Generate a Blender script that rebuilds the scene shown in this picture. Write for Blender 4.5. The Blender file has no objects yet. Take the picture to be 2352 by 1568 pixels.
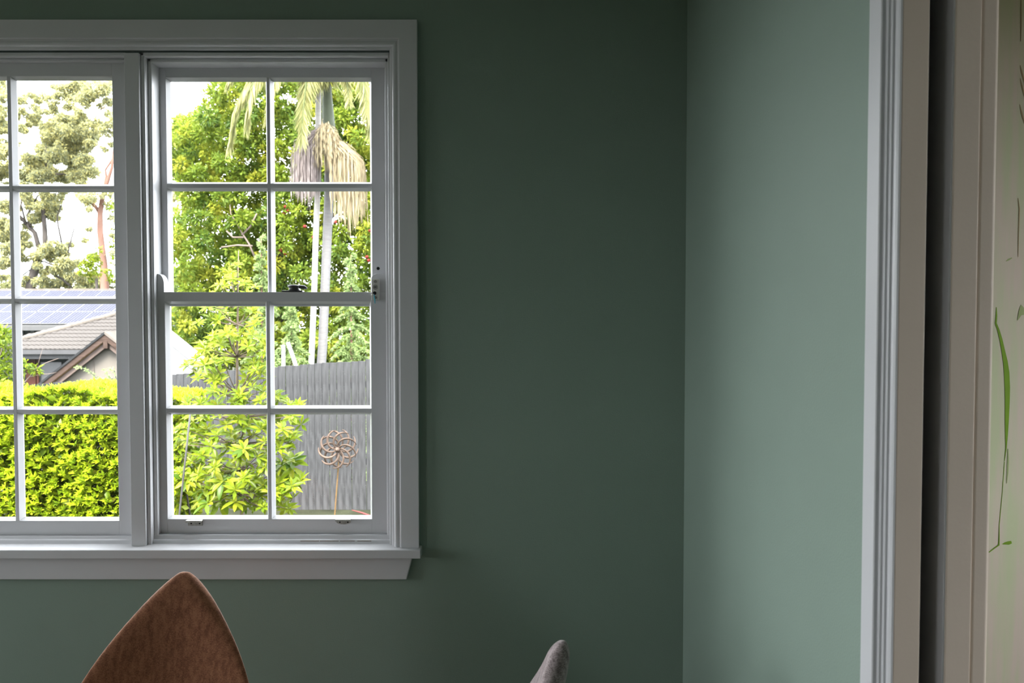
import bpy, math, random
import numpy as np
from mathutils import Vector, Matrix

random.seed(7)
rng = np.random.default_rng(11)
S = bpy.context.scene
COL = S.collection

# ------------------------------------------------------------------ camera
F_PX, CAM_Y, CAM_Z, TILT = 1850.0, -2.59, 1.60, math.radians(1.86)
cd = bpy.data.cameras.new('camera')
cam = bpy.data.objects.new('camera', cd)
COL.objects.link(cam)
cam.location = (0, CAM_Y, CAM_Z)
cam.rotation_euler = (math.pi / 2 - TILT, 0, 0)
cd.sensor_fit = 'HORIZONTAL'
cd.sensor_width = 36.0
cd.lens = F_PX / 2352 * 36.0
cd.clip_start, cd.clip_end = 0.05, 400
cd.dof.use_dof = True
cd.dof.focus_distance = 2.64
cd.dof.aperture_fstop = 7.0
S.camera = cam

# ------------------------------------------------------------------ world, sun, exposure
SKY = 12.0
w = bpy.data.worlds.new('overcast_sky')
S.world = w
w.use_nodes = True
bg = w.node_tree.nodes['Background']
bg.inputs['Color'].default_value = (0.945, 0.98, 1.02, 1)
bg.inputs['Strength'].default_value = SKY

sd = bpy.data.lights.new('sun', 'SUN')
sd.energy = 24.0
sd.angle = math.radians(28)
sd.color = (1.0, 0.95, 0.84)
sun = bpy.data.objects.new('sun', sd)
COL.objects.link(sun)
sun.rotation_euler = Vector((0.20, 0.62, -0.80)).to_track_quat('-Z', 'Y').to_euler()

S.view_settings.view_transform = 'Standard'
S.view_settings.look = 'None'
S.view_settings.gamma = 1.0
S.view_settings.use_curve_mapping = False
S.view_settings.exposure = 0.0
S.cycles.max_bounces = 8
S.cycles.diffuse_bounces = 5
S.cycles.glossy_bounces = 3
S.cycles.transmission_bounces = 4
S.cycles.transparent_max_bounces = 16
S.cycles.sample_clamp_indirect = 12.0
S.cycles.caustics_reflective = False
S.cycles.caustics_refractive = False


def portal(name, loc, facing, sx, sy):
    d = bpy.data.lights.new(name, 'AREA')
    d.shape = 'RECTANGLE'
    d.size, d.size_y = sx, sy
    d.cycles.is_portal = True
    o = bpy.data.objects.new(name, d)
    COL.objects.link(o)
    o.location = loc
    o.rotation_euler = Vector(facing).to_track_quat('-Z', 'Z' if abs(facing[2]) < .5 else 'Y').to_euler()


# ------------------------------------------------------------------ pixel -> place at a known distance
CT, ST = math.cos(TILT), math.sin(TILT)


def at(px, py, Y):
    a, b = (px - 1176) / F_PX, (784 - py) / F_PX
    d = Vector((a, CT + b * ST, -ST + b * CT))
    t = (Y - CAM_Y) / d.y
    return Vector((0, CAM_Y, CAM_Z)) + d * t


def X(px, Y, row=650):
    return at(px, row, Y).x


def Z(py, Y):
    return at(600, py, Y).z


# ------------------------------------------------------------------ materials
def nodes(name):
    m = bpy.data.materials.new(name)
    m.use_nodes = True
    nt = m.node_tree
    return m, nt, nt.nodes['Principled BSDF'], nt.nodes['Material Output']


def pmat(name, col, rough=.5, var=.05, scale=6., bump=0., bscale=120., spec=.4, metal=0., coords='Object', stretch=(1, 1, 1)):
    m, nt, p, out = nodes(name)
    tc = nt.nodes.new('ShaderNodeTexCoord')
    mp = nt.nodes.new('ShaderNodeMapping')
    mp.inputs['Scale'].default_value = stretch
    nt.links.new(tc.outputs[coords], mp.inputs['Vector'])
    n = nt.nodes.new('ShaderNodeTexNoise')
    n.inputs['Scale'].default_value = scale
    n.inputs['Detail'].default_value = 4
    nt.links.new(mp.outputs['Vector'], n.inputs['Vector'])
    r = nt.nodes.new('ShaderNodeValToRGB')
    r.color_ramp.elements[0].position, r.color_ramp.elements[1].position = .3, .7
    r.color_ramp.elements[0].color = tuple(c * (1 - var) for c in col) + (1,)
    r.color_ramp.elements[1].color = tuple(min(1, c * (1 + var)) for c in col) + (1,)
    nt.links.new(n.outputs['Fac'], r.inputs['Fac'])
    nt.links.new(r.outputs['Color'], p.inputs['Base Color'])
    p.inputs['Roughness'].default_value = rough
    p.inputs['Specular IOR Level'].default_value = spec
    p.inputs['Metallic'].default_value = metal
    if bump:
        n2 = nt.nodes.new('ShaderNodeTexNoise')
        n2.inputs['Scale'].default_value = bscale
        n2.inputs['Detail'].default_value = 3
        nt.links.new(mp.outputs['Vector'], n2.inputs['Vector'])
        b = nt.nodes.new('ShaderNodeBump')
        b.inputs['Strength'].default_value = bump
        b.inputs['Distance'].default_value = .002
        nt.links.new(n2.outputs['Fac'], b.inputs['Height'])
        nt.links.new(b.outputs['Normal'], p.inputs['Normal'])
    return m


def leafmat(name, ca, cb, transl=.40, rough=.5, per_object=False, cc=None):
    """leaf colour runs from ca to cb (to cc) by a random value each leaf carries"""
    m, nt, p, out = nodes(name)
    if per_object:
        a = nt.nodes.new('ShaderNodeObjectInfo')
        src = a.outputs['Random']
    else:
        a = nt.nodes.new('ShaderNodeAttribute')
        a.attribute_name = 'tint'
        src = a.outputs['Fac']
    r = nt.nodes.new('ShaderNodeValToRGB')
    e = r.color_ramp.elements
    e[0].color = ca + (1,)
    e[1].color = (cc or cb) + (1,)
    if cc:
        k = e.new(.5)
        k.color = cb + (1,)
    nt.links.new(src, r.inputs['Fac'])
    nt.links.new(r.outputs['Color'], p.inputs['Base Color'])
    p.inputs['Roughness'].default_value = rough
    p.inputs['Specular IOR Level'].default_value = .18
    t = nt.nodes.new('ShaderNodeBsdfTranslucent')
    nt.links.new(r.outputs['Color'], t.inputs['Color'])
    mx = nt.nodes.new('ShaderNodeMixShader')
    mx.inputs['Fac'].default_value = transl
    nt.links.new(p.outputs[0], mx.inputs[1])
    nt.links.new(t.outputs[0], mx.inputs[2])
    nt.links.new(mx.outputs[0], out.inputs['Surface'])
    return m


def glassmat(name, dirt=True):
    m, nt, p, out = nodes(name)
    nt.nodes.remove(p)
    tr = nt.nodes.new('ShaderNodeBsdfTransparent')
    tr.inputs['Color'].default_value = (.985, .99, .985, 1)
    gl = nt.nodes.new('ShaderNodeBsdfGlossy')
    gl.inputs['Roughness'].default_value = .0
    fr = nt.nodes.new('ShaderNodeFresnel')
    # the pane does not bend rays, so both faces must reflect like the outer one
    ge = nt.nodes.new('ShaderNodeNewGeometry')
    mi = nt.nodes.new('ShaderNodeMix')
    mi.inputs['A'].default_value, mi.inputs['B'].default_value = 1.35, 1 / 1.35
    nt.links.new(ge.outputs['Backfacing'], mi.inputs['Factor'])
    nt.links.new(mi.outputs['Result'], fr.inputs['IOR'])
    mx = nt.nodes.new('ShaderNodeMixShader')
    nt.links.new(fr.outputs[0], mx.inputs['Fac'])
    nt.links.new(tr.outputs[0], mx.inputs[1])
    nt.links.new(gl.outputs[0], mx.inputs[2])
    last = mx
    if dirt:
        # specks of dust all over, and ragged paint left along the bottom edge of each pane
        tc = nt.nodes.new('ShaderNodeTexCoord')
        df = nt.nodes.new('ShaderNodeBsdfDiffuse')
        df.inputs['Color'].default_value = (.8, .8, .78, 1)
        n = nt.nodes.new('ShaderNodeTexNoise')
        n.inputs['Scale'].default_value = 260
        n.inputs['Detail'].default_value = 2
        nt.links.new(tc.outputs['Object'], n.inputs['Vector'])
        r = nt.nodes.new('ShaderNodeValToRGB')
        r.color_ramp.elements[0].position, r.color_ramp.elements[1].position = .71, .76
        r.color_ramp.elements[1].color = (.30, .30, .30, 1)
        nt.links.new(n.outputs['Fac'], r.inputs['Fac'])
        n2 = nt.nodes.new('ShaderNodeTexNoise')
        n2.inputs['Scale'].default_value = 60
        n2.inputs['Detail'].default_value = 4
        nt.links.new(tc.outputs['Object'], n2.inputs['Vector'])
        sp = nt.nodes.new('ShaderNodeSeparateXYZ')
        nt.links.new(tc.outputs['Generated'], sp.inputs[0])
        ma = nt.nodes.new('ShaderNodeMath')
        ma.operation = 'MULTIPLY_ADD'
        ma.inputs[1].default_value = -24.0
        nt.links.new(sp.outputs['Z'], ma.inputs[0])
        nt.links.new(n2.outputs['Fac'], ma.inputs[2])
        r2 = nt.nodes.new('ShaderNodeValToRGB')
        r2.color_ramp.elements[0].position, r2.color_ramp.elements[1].position = .35, .42
        nt.links.new(ma.outputs[0], r2.inputs['Fac'])
        ad = nt.nodes.new('ShaderNodeMath')
        ad.operation = 'MAXIMUM'
        nt.links.new(r.outputs['Color'], ad.inputs[0])
        nt.links.new(r2.outputs['Color'], ad.inputs[1])
        m2 = nt.nodes.new('ShaderNodeMixShader')
        nt.links.new(ad.outputs[0], m2.inputs['Fac'])
        nt.links.new(mx.outputs[0], m2.inputs[1])
        nt.links.new(df.outputs[0], m2.inputs[2])
        last = m2
    nt.links.new(last.outputs[0], out.inputs['Surface'])
    return m


def weavemat(name, ca, cb):
    """fine woven cloth: short threads in two directions, slightly mottled"""
    m, nt, p, out = nodes(name)
    tc = nt.nodes.new('ShaderNodeTexCoord')
    outs = []
    for sc, st in ((900, (1, 1, .22)), (900, (.22, .22, 1)), (85, (1, 1, .35))):
        mp = nt.nodes.new('ShaderNodeMapping')
        mp.inputs['Scale'].default_value = st
        nt.links.new(tc.outputs['Object'], mp.inputs['Vector'])
        n = nt.nodes.new('ShaderNodeTexNoise')
        n.inputs['Scale'].default_value = sc
        n.inputs['Detail'].default_value = 3
        nt.links.new(mp.outputs['Vector'], n.inputs['Vector'])
        outs.append(n.outputs['Fac'])
    a = nt.nodes.new('ShaderNodeMath')
    a.operation = 'ADD'
    nt.links.new(outs[0], a.inputs[0])
    nt.links.new(outs[1], a.inputs[1])
    b = nt.nodes.new('ShaderNodeMath')
    b.operation = 'ADD'
    nt.links.new(a.outputs[0], b.inputs[0])
    nt.links.new(outs[2], b.inputs[1])
    c = nt.nodes.new('ShaderNodeMath')
    c.operation = 'DIVIDE'
    c.inputs[1].default_value = 3.
    nt.links.new(b.outputs[0], c.inputs[0])
    r = nt.nodes.new('ShaderNodeValToRGB')
    r.color_ramp.elements[0].position, r.color_ramp.elements[1].position = .42, .58
    r.color_ramp.elements[0].color = ca + (1,)
    r.color_ramp.elements[1].color = cb + (1,)
    nt.links.new(c.outputs[0], r.inputs['Fac'])
    nt.links.new(r.outputs['Color'], p.inputs['Base Color'])
    p.inputs['Roughness'].default_value = .9
    p.inputs['Specular IOR Level'].default_value = .15
    p.inputs['Sheen Weight'].default_value = .35
    p.inputs['Sheen Roughness'].default_value = .4
    bp = nt.nodes.new('ShaderNodeBump')
    bp.inputs['Strength'].default_value = .3
    bp.inputs['Distance'].default_value = .0008
    nt.links.new(a.outputs[0], bp.inputs['Height'])
    nt.links.new(bp.outputs['Normal'], p.inputs['Normal'])
    return m


M = {}
M['sage'] = pmat('sage_wall_paint', (.228, .300, .250), .62, .025, 3, .22, 260, .35)
M['white'] = pmat('white_gloss_paint', (.60, .60, .62), .34, .02, 5, .06, 60, .45)
M['beige'] = pmat('beige_paint', (.63, .535, .45), .55, .03, 4, .1, 150, .3)
M['cream'] = pmat('cream_wall_paint', (.62, .56, .48), .7, .03, 3)
M['ceil'] = pmat('ceiling_paint', (.74, .74, .72), .8, .02, 3)
M['floor'] = pmat('timber_floor', (.15, .125, .105), .4, .25, 3, .1, 40, .4, stretch=(1, 12, 1))
M['glass'] = glassmat('window_glass')
M['clear'] = glassmat('door_glass', False)
M['steel'] = pmat('worn_nickel', (.33, .32, .29), .5, .25, 90, metal=.4)
M['dark_metal'] = pmat('dark_bronze', (.075, .075, .08), .4, .2, 60, metal=.5)
M['plastic'] = pmat('off_white_plastic', (.62, .61, .57), .4, .03, 20)
M['hole'] = pmat('hole_shade_black', (.01, .01, .01), .9, .1, 10)  # near-black stands in for shade inside holes and the door slot
M['teal'] = pmat('teal_string', (.10, .48, .60), .8, .1, 50)
M['brass'] = pmat('dull_brass', (.40, .30, .17), .45, .15, 80, metal=.6)
M['brown_cloth'] = weavemat('rust_brown_weave', (.17, .066, .034), (.36, .16, .085))
M['grey_cloth'] = weavemat('grey_mauve_weave', (.15, .115, .115), (.46, .38, .38))
M['wood'] = pmat('dark_leg_wood', (.12, .07, .04), .45, .25, 8, stretch=(1, 1, 8))

# ------------------------------------------------------------------ mesh helpers


class MB:
    def __init__(s):
        s.v, s.f = [], []

    def add(s, vs, fs):
        k = len(s.v)
        s.v += [tuple(v) for v in vs]
        s.f += [tuple(k + i for i in f) for f in fs]
        return s

    def loft(s, rings, cap=True, closed=True):
        n = len(rings[0])
        vs = [p for r in rings for p in r]
        fs = []
        for i in range(len(rings) - 1):
            for j in range(n if closed else n - 1):
                k = (j + 1) % n
                fs.append((i * n + j, i * n + k, (i + 1) * n + k, (i + 1) * n + j))
        if cap:
            fs.append(tuple(range(n))[::-1])
            fs.append(tuple((len(rings) - 1) * n + j for j in range(n)))
        return s.add(vs, fs)

    def box(s, x0, x1, y0, y1, z0, z1):
        r = lambda z: [(x0, y0, z), (x1, y0, z), (x1, y1, z), (x0, y1, z)]
        return s.loft([r(z0), r(z1)])

    def prism(s, poly, axis, a, b):
        """poly: 2d points; axis 'x' -> (y,z), 'y' -> (x,z), 'z' -> (x,y)"""
        m = {'x': lambda p, t: (t, p[0], p[1]), 'y': lambda p, t: (p[0], t, p[1]), 'z': lambda p, t: (p[0], p[1], t)}[axis]
        return s.loft([[m(p, a) for p in poly], [m(p, b) for p in poly]])

    def tube(s, pts, rad, sides=7):
        pts = [Vector(p) for p in pts]
        if not hasattr(rad, '__len__'):
            rad = [rad] * len(pts)
        rings = []
        for i, p in enumerate(pts):
            t = (pts[min(i + 1, len(pts) - 1)] - pts[max(i - 1, 0)]).normalized()
            up = Vector((0, 1, 0)) if abs(t.y) < .9 else Vector((1, 0, 0))
            a = t.cross(up).normalized()
            b = t.cross(a)
            rings.append([p + (a * math.cos(2 * math.pi * k / sides) + b * math.sin(2 * math.pi * k / sides)) * rad[i] for k in range(sides)])
        return s.loft(rings)

    def lathe(s, prof, c, axis='z', n=20):
        """prof: (r, h) pairs"""
        rings = []
        for r, h in prof:
            ring = []
            for k in range(n):
                a = 2 * math.pi * k / n
                u, v = r * math.cos(a), r * math.sin(a)
                q = {'z': (u, v, h), 'y': (u, h, v), 'x': (h, u, v)}[axis]
                ring.append((c[0] + q[0], c[1] + q[1], c[2] + q[2]))
            rings.append(ring)
        return s.loft(rings)

    def build(s, name, mat, parent=None, smooth=False, bevel=0., seg=2, local=None):
        me = bpy.data.meshes.new(name)
        me.from_pydata(s.v, [], s.f)
        import bmesh
        bm = bmesh.new()
        bm.from_mesh(me)
        bmesh.ops.recalc_face_normals(bm, faces=bm.faces)
        bm.to_mesh(me)
        bm.free()
        me.materials.append(mat)
        o = bpy.data.objects.new(name, me)
        COL.objects.link(o)
        if smooth:
            me.polygons.foreach_set('use_smooth', [True] * len(me.polygons))
        if bevel:
            b = o.modifiers.new('bevel', 'BEVEL')
            b.width, b.segments, b.limit_method, b.angle_limit = bevel, seg, 'ANGLE', math.radians(35)
            b.harden_normals = False
        if parent is not None:
            attach(o, parent)
        return o


def attach(o, parent):
    o.parent = parent
    o.matrix_parent_inverse = Matrix.Translation(parent.location).inverted() if parent.type == 'EMPTY' and parent.parent is None else Matrix()
    return o


def tag(o, label=None, cat=None, group=None, kind=None):
    for k, v in (('label', label), ('category', cat), ('group', group), ('kind', kind)):
        if v:
            o[k] = v
    return o


def empty(name, loc=(0, 0, 0), parent=None):
    o = bpy.data.objects.new(name, None)
    COL.objects.link(o)
    o.location = loc
    o.empty_display_size = .1
    if parent is not None:
        attach(o, parent)
    return o


# ------------------------------------------------------------------ leaf clouds (numpy)
def unit(a):
    return a / np.maximum(np.linalg.norm(a, axis=1, keepdims=True), 1e-9)


def leaf_cloud(name, C, D, N, L, W, mat, parent, tint=None, fold=.12, wide=.45):
    n = len(C)
    D = unit(D)
    Sd = unit(np.cross(D, N))
    Nn = np.cross(Sd, D)
    L = np.broadcast_to(L, (n,))[:, None]
    W = np.broadcast_to(W, (n,))[:, None]
    V = np.empty((n, 4, 3))
    V[:, 0] = C
    V[:, 1] = C + D * L * wide + Sd * W * .5 + Nn * L * fold
    V[:, 2] = C + D * L
    V[:, 3] = C + D * L * wide - Sd * W * .5 + Nn * L * fold
    base = (np.arange(n) * 4)[:, None]
    tri = np.concatenate([base + np.array([0, 1, 2]), base + np.array([0, 2, 3])], 1).reshape(-1)
    me = bpy.data.meshes.new(name)
    me.vertices.add(n * 4)
    me.vertices.foreach_set('co', V.reshape(-1))
    me.loops.add(n * 6)
    me.loops.foreach_set('vertex_index', tri.astype(np.int32))
    me.polygons.add(n * 2)
    me.polygons.foreach_set('loop_start', np.arange(0, n * 6, 3, dtype=np.int32))
    me.polygons.foreach_set('loop_total', np.full(n * 2, 3, dtype=np.int32))
    at_ = me.attributes.new('tint', 'FLOAT', 'POINT')
    t = rng.random(n) if tint is None else tint
    at_.data.foreach_set('value', np.repeat(t, 4).astype(np.float32))
    me.update()
    me.validate()
    me.materials.append(mat)
    o = bpy.data.objects.new(name, me)
    COL.objects.link(o)
    o['kind'] = 'stuff'
    if parent is not None:
        attach(o, parent)
    return o


def rand_dirs(n):
    return unit(rng.normal(size=(n, 3)))


def clumps(spots, per_unit, droop=0., spread_y=1.0, shell=.55):
    """spots: (centre Vector, radius). Leaves fill each ball, denser outside. Returns C, D, N."""
    Cs, Ds = [], []
    for c, r in spots:
        n = max(8, int(per_unit * r * r))
        d = rand_dirs(n)
        q = r * (shell + (1 - shell) * rng.random(n)) * (.35 + .65 * rng.random(n) ** .4)
        P = np.array(c) + d * q[:, None] * np.array([1, spread_y, .85])
        Cs.append(P)
        Ds.append(d + rand_dirs(n) * .9 + np.array([0, 0, -droop]))
    C, D = np.concatenate(Cs), np.concatenate(Ds)
    N = rand_dirs(len(C)) * .8 + np.array([0, -.25, 1.])
    return C, D, N


def tufts(P, out, n_per, open_=.7):
    """tufts of leaves at points P, each tuft opening around its direction out"""
    n = len(P)
    C = np.repeat(P, n_per, 0)
    O = np.repeat(unit(out), n_per, 0)
    D = unit(O + rand_dirs(n * n_per) * open_)
    N = unit(O * .6 + rand_dirs(n * n_per) * .4 + np.array([0, 0, .6]))
    return C, D, N


# =================================================================== THE ROOM
XR = .557               # right wall plane
WT = .20                # window wall thickness
X_OUT = X(959.5, -.022, 45 + 600)   # outer edge of the window casing on the right
# window opening in the wall (a bit outside the casing's inner edge)
WX1, WX0 = X(899.5, 0), -2.52
WZ0, WZ1 = Z(1256, 0) - .005, Z(112, 0)
CEIL = 2.95
ROOM_X0, ROOM_Y0 = -5.4, -5.4

mb = MB()
mb.box(ROOM_X0 - .15, WX0, 0, WT, -1.2, CEIL)
mb.box(WX1, XR + .02, 0, WT, -1.2, CEIL)
mb.box(WX0, WX1, 0, WT, WZ1, CEIL)
mb.box(WX0, WX1, 0, WT, -1.2, WZ0)
tag(mb.build('wall_back', M['sage']), 'dark sage green wall around the white window', 'wall', kind='structure')

# doorway in the right wall
DJ = -1.428             # jamb face
D_HEAD = 2.16
D_Y0 = -3.0
X2 = .670               # far face of the right wall
mb = MB()
mb.box(XR, X2, DJ + .09, 0, -.05, CEIL)
mb.box(XR, X2, ROOM_Y0, D_Y0, -.05, CEIL)
mb.box(XR, X2, D_Y0, DJ + .09, D_HEAD, CEIL)
tag(mb.build('wall_right', M['sage']), 'lighter-lit sage green side wall right of the corner', 'wall', kind='structure')

# left wall with a wide glazed opening, rear wall, floor, ceiling
LO = (-2.45, -.25, 1.05, 2.5)   # y0, y1, z0, z1 of the glazed opening in the left wall
mb = MB()
LR = (-5.3, -4.1, 1.1, 2.35)  # second opening further back, added out of view to light slot and jamb
for y0_, y1_, op in ((ROOM_Y0, LR[0], None), (LR[0], LR[1], LR), (LR[1], LO[0], None), (LO[0], LO[1], LO), (LO[1], 0, None)):
    if op is None:
        mb.box(ROOM_X0 - .15, ROOM_X0, y0_, y1_, -.05, CEIL)
    else:
        mb.box(ROOM_X0 - .15, ROOM_X0, y0_, y1_, op[3], CEIL)
        mb.box(ROOM_X0 - .15, ROOM_X0, y0_, y1_, -.05, op[2])
tag(mb.build('wall_left', M['sage']), 'sage green wall with wide glazing, out of view to the left', 'wall', kind='structure')
mb = MB().box(ROOM_X0 - .15, 3.7, ROOM_Y0 - .15, ROOM_Y0, -.05, CEIL)
tag(mb.build('wall_rear', M['sage']), 'sage green rear wall behind the viewer', 'wall', kind='structure')
tag(MB().box(ROOM_X0 - .15, 3.7, ROOM_Y0 - .15, WT, -.15, 0).build('floor', M['floor']), 'dark timber floor under the dining chairs', 'floor', kind='structure')
tag(MB().box(ROOM_X0 - .15, 3.7, ROOM_Y0 - .15, WT, CEIL, CEIL + .15).build('ceiling', M['ceil']), 'pale ceiling above the green walls', 'ceiling', kind='structure')
# glazing of the left opening
gw = empty('window_3', (ROOM_X0, LO[0], LO[2]))
tag(gw, 'wide glazed opening in the left wall, out of view', 'window', kind='structure')
fx0, fx1 = ROOM_X0 - .10, ROOM_X0 - .05
n_l = 3
for k in range(n_l + 1):
    yy = LO[0] + (LO[1] - LO[0]) * k / n_l
    MB().box(fx0, fx1, yy - .03, yy + .03, LO[2], LO[3]).build('window_post', M['white'], gw)
for zz in (LO[2], LO[3]):
    MB().box(fx0, fx1, LO[0], LO[1], zz - .03, zz + .03).build('window_rail', M['white'], gw)

# next room beyond the doorway
OR = (-3.2, -1.2, .9, 2.4)  # unseen window opening, added to light the next room
mb = MB()
mb.box(X2, 3.7, 0, WT, -.05, CEIL)
mb.box(3.55, 3.7, ROOM_Y0, OR[0], -.05, CEIL)
mb.box(3.55, 3.7, OR[1], 0, -.05, CEIL)
mb.box(3.55, 3.7, OR[0], OR[1], OR[3], CEIL)
mb.box(3.55, 3.7, OR[0], OR[1], -.05, OR[2])
tag(mb.build('wall_far', M['cream']), 'warm cream walls of the next room through the doorway', 'wall', kind='structure')

portal('window_portal', ((WX0 + WX1) / 2, .16, (WZ0 + WZ1) / 2), (0, -1, 0), WX1 - WX0, WZ1 - WZ0)
portal('left_portal', (ROOM_X0 - .12, (LO[0] + LO[1]) / 2, (LO[2] + LO[3]) / 2), (1, 0, 0), LO[1] - LO[0], LO[3] - LO[2])
portal('left_rear_portal', (ROOM_X0 - .12, (LR[0] + LR[1]) / 2, (LR[2] + LR[3]) / 2), (1, 0, 0), LR[1] - LR[0], LR[3] - LR[2])
portal('next_room_portal', (3.62, (OR[0] + OR[1]) / 2, (OR[2] + OR[3]) / 2), (-1, 0, 0), OR[1] - OR[0], OR[3] - OR[2])

# =================================================================== WINDOW CASING (trim_1)
trim = empty('trim_1', (X_OUT, 0, Z(1263, -.045)))
tag(trim, 'white moulded timber casing, sill and apron around the window', 'window casing', kind='structure')
XI = X(897, -.006)                      # inner edge of the casing
ZT = Z(45, -.022)                       # top of the head casing
CWD = X_OUT - XI
ZS = Z(1263, -.045)                     # top of the sill
XL = -2.60
# profile: (distance in from the outer edge, how far it stands off the wall)
pr = [(0, 0), (0, .022), (.0565, .022), (.0585, .020), (.0595, .0155), (.0625, .0145)]
for k in range(7):
    a = math.pi / 2 * k / 6
    pr.append((.064 + .016 * math.sin(a), .0145 - .007 * (1 - math.cos(a)) + .0035 * math.sin(2 * a)))
pr += [(CWD - .004, .0062), (CWD, .004), (CWD, 0)]
MB().loft([[(X_OUT - u, -d, ZS) for u, d in pr], [(X_OUT - u, -d, ZT - u) for u, d in pr]]).build('side_casing', M['white'], trim)
MB().loft([[(XL, -d, ZT - u) for u, d in pr], [(X_OUT - u, -d, ZT - u) for u, d in pr]]).build('head_casing', M['white'], trim)
MB().loft([[(XL - .0 + u, -d, ZS) for u, d in pr], [(XL + u, -d, ZT - u) for u, d in pr]]).build('side_casing', M['white'], trim)
# sill with a soft nosing, apron with raked ends
SX1 = X(966, -.045, 1270)
zs = ZS
prof = [(-.045, zs - .001), (-.045, zs - .028), (.0, zs - .028), (.17, zs - .028), (.17, zs + .004), (.02, zs + .003), (-.043, zs)]
MB().prism(prof, 'x', XL - .06, SX1).build('sill', M['white'], trim, bevel=.002)
za0, za1 = Z(1331, -.018), zs - .028
ax1, ax0 = X(948, -.018, 1290), X(934, -.018, 1331)
ap = [(XL - .02, za1), (ax1, za1), (ax0, za0), (XL + .03, za0)]
MB().prism(ap, 'y', -.018, 0).build('apron', M['white'], trim, bevel=.003)
# post between the two windows
mx0, mx1 = X(292.5, -.004), X(326, -.004)
MB().box(mx0, mx1, -.004, .17, zs, Z(121, -.004)).build('mullion_post', M['white'], trim, bevel=.0015)


def beads(par, x0, x1, ztop, zbot, steps, left=True, right=True, bottom=None):
    """stepped stop beads set back one behind the other round an opening"""
    u = 0
    for wd, y0, y1 in steps:
        if left:
            MB().box(x0 + u, x0 + u + wd, y0, y1, zbot, ztop - u).build('stop_bead', M['white'], par, bevel=.003)
        if right:
            MB().box(x1 - u - wd, x1 - u, y0, y1, zbot, ztop - u).build('stop_bead', M['white'], par, bevel=.003)
        MB().box(x0 + u, x1 - u, y0, y1, ztop - u - wd, ztop - u).build('stop_bead', M['white'], par, bevel=.003)
        u += wd


def make_sash(name, par, outer, cols, rows, Yf, th=.035, top_rail=True, c=.008):
    """outer: x0,x1,z0,z1; cols/rows: front-edge openings in world units"""
    x0, x1, z0, z1 = outer
    g = .020
    sash = empty(name, (0, 0, 0), par)
    Yb = Yf + th

    def bar_v(a, b, ca, cb, zz0, zz1, nm):
        poly = [(a, Yf), (b, Yf), (b + cb, Yf + g), (b + cb, Yf + g + .004), (b, Yb), (a, Yb), (a - ca, Yf + g + .004), (a - ca, Yf + g)]
        MB().prism(poly, 'z', zz0, zz1).build(nm, M['white'], sash, bevel=.0008, seg=1)

    def bar_h(a, b, ca, cb, xx0, xx1, nm):
        poly = [(Yf, a), (Yf, b), (Yf + g, b + cb), (Yf + g + .004, b + cb), (Yb, b), (Yb, a), (Yf + g + .004, a - ca), (Yf + g, a - ca)]
        MB().prism(poly, 'x', xx0, xx1).build(nm, M['white'], sash, bevel=.0008, seg=1)

    bar_v(x0, cols[0][0], 0, c, z0, z1, 'stile')
    bar_v(cols[-1][1], x1, c, 0, z0, z1, 'stile')
    xa, xb = cols[0][0], cols[-1][1]
    bar_h(z0, rows[0][0], 0, c, xa, xb, 'rail')
    bar_h(rows[-1][1], z1, c, 0, xa, xb, 'rail')
    for i in range(len(cols) - 1):
        bar_v(cols[i][1], cols[i + 1][0], c, c, rows[0][0], rows[-1][1], 'muntin')
    for j in range(len(rows) - 1):
        for a, b in cols:
            bar_h(rows[j][1], rows[j + 1][0], c, c, a, b, 'muntin')
    for a, b in cols:
        for p, q in rows:
            MB().box(a - .004 + .008, b + .004 - .008, Yf + g + .0005, Yf + g + .0035, p + .004, q - .004).build('pane', M['glass'], sash)
    return sash


# ---- right window: double hung
YL, YU = .050, .088
w2 = empty('window_2', ((mx1 + XI) / 2, .05, zs))
tag(w2, 'white double-hung sash window with eight panes, nearest the green wall', 'window', kind='structure')
bx0, bx1 = mx1, XI + .004
zt2 = Z(118, 0)
beads(w2, bx0, bx1, zt2, zs, [(.0125, .008, .16), (.0125, .030, .16)])
jl0, jl1 = bx0 + .025, bx1 - .025
# bottom bead the sash closes onto
bz = Z(1228, .030)
MB().prism([(.016, zs), (.020, zs + .014), (.026, zs + .0155), (.030, bz), (.16, bz), (.16, zs)], 'x', bx0 + .012, bx1 - .012).build('sill_bead', M['white'], w2, bevel=.0015)
for a_, b_ in ((690, 733), (735, 778), (781, 815), (821, 853)):
    zc_ = Z(1241.7, .02)
    MB().box(X(a_, .02, 1240), X(b_, .02, 1240), .0175, .024, zc_ - .0007, zc_ + .0006).build('paint_crack', M['wood'], w2)
lowc = [(X(377.5, YL), X(611, YL)), (X(618.5, YL), X(851.5, YL))]
lowr = [(Z(1192, YL), Z(947.5, YL)), (Z(938, YL), Z(692, YL))]
lx0, lx1 = bx0 + .013, bx1 - .013
lower = make_sash('lower_sash', w2, (lx0, lx1, bz, Z(670.5, YL)), lowc, lowr, YL)
upc = [(X(386.5, YU), X(616.5, YU)), (X(623.5, YU), X(855, YU))]
upr = [(Z(672, YU) - .01, Z(431.5, YU)), (Z(421.8, YU), Z(178, YU))]
upper = make_sash('upper_sash', w2, (lx0, lx1, upr[0][0] - .035, Z(150, YU)), upc, upr, YU)
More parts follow.
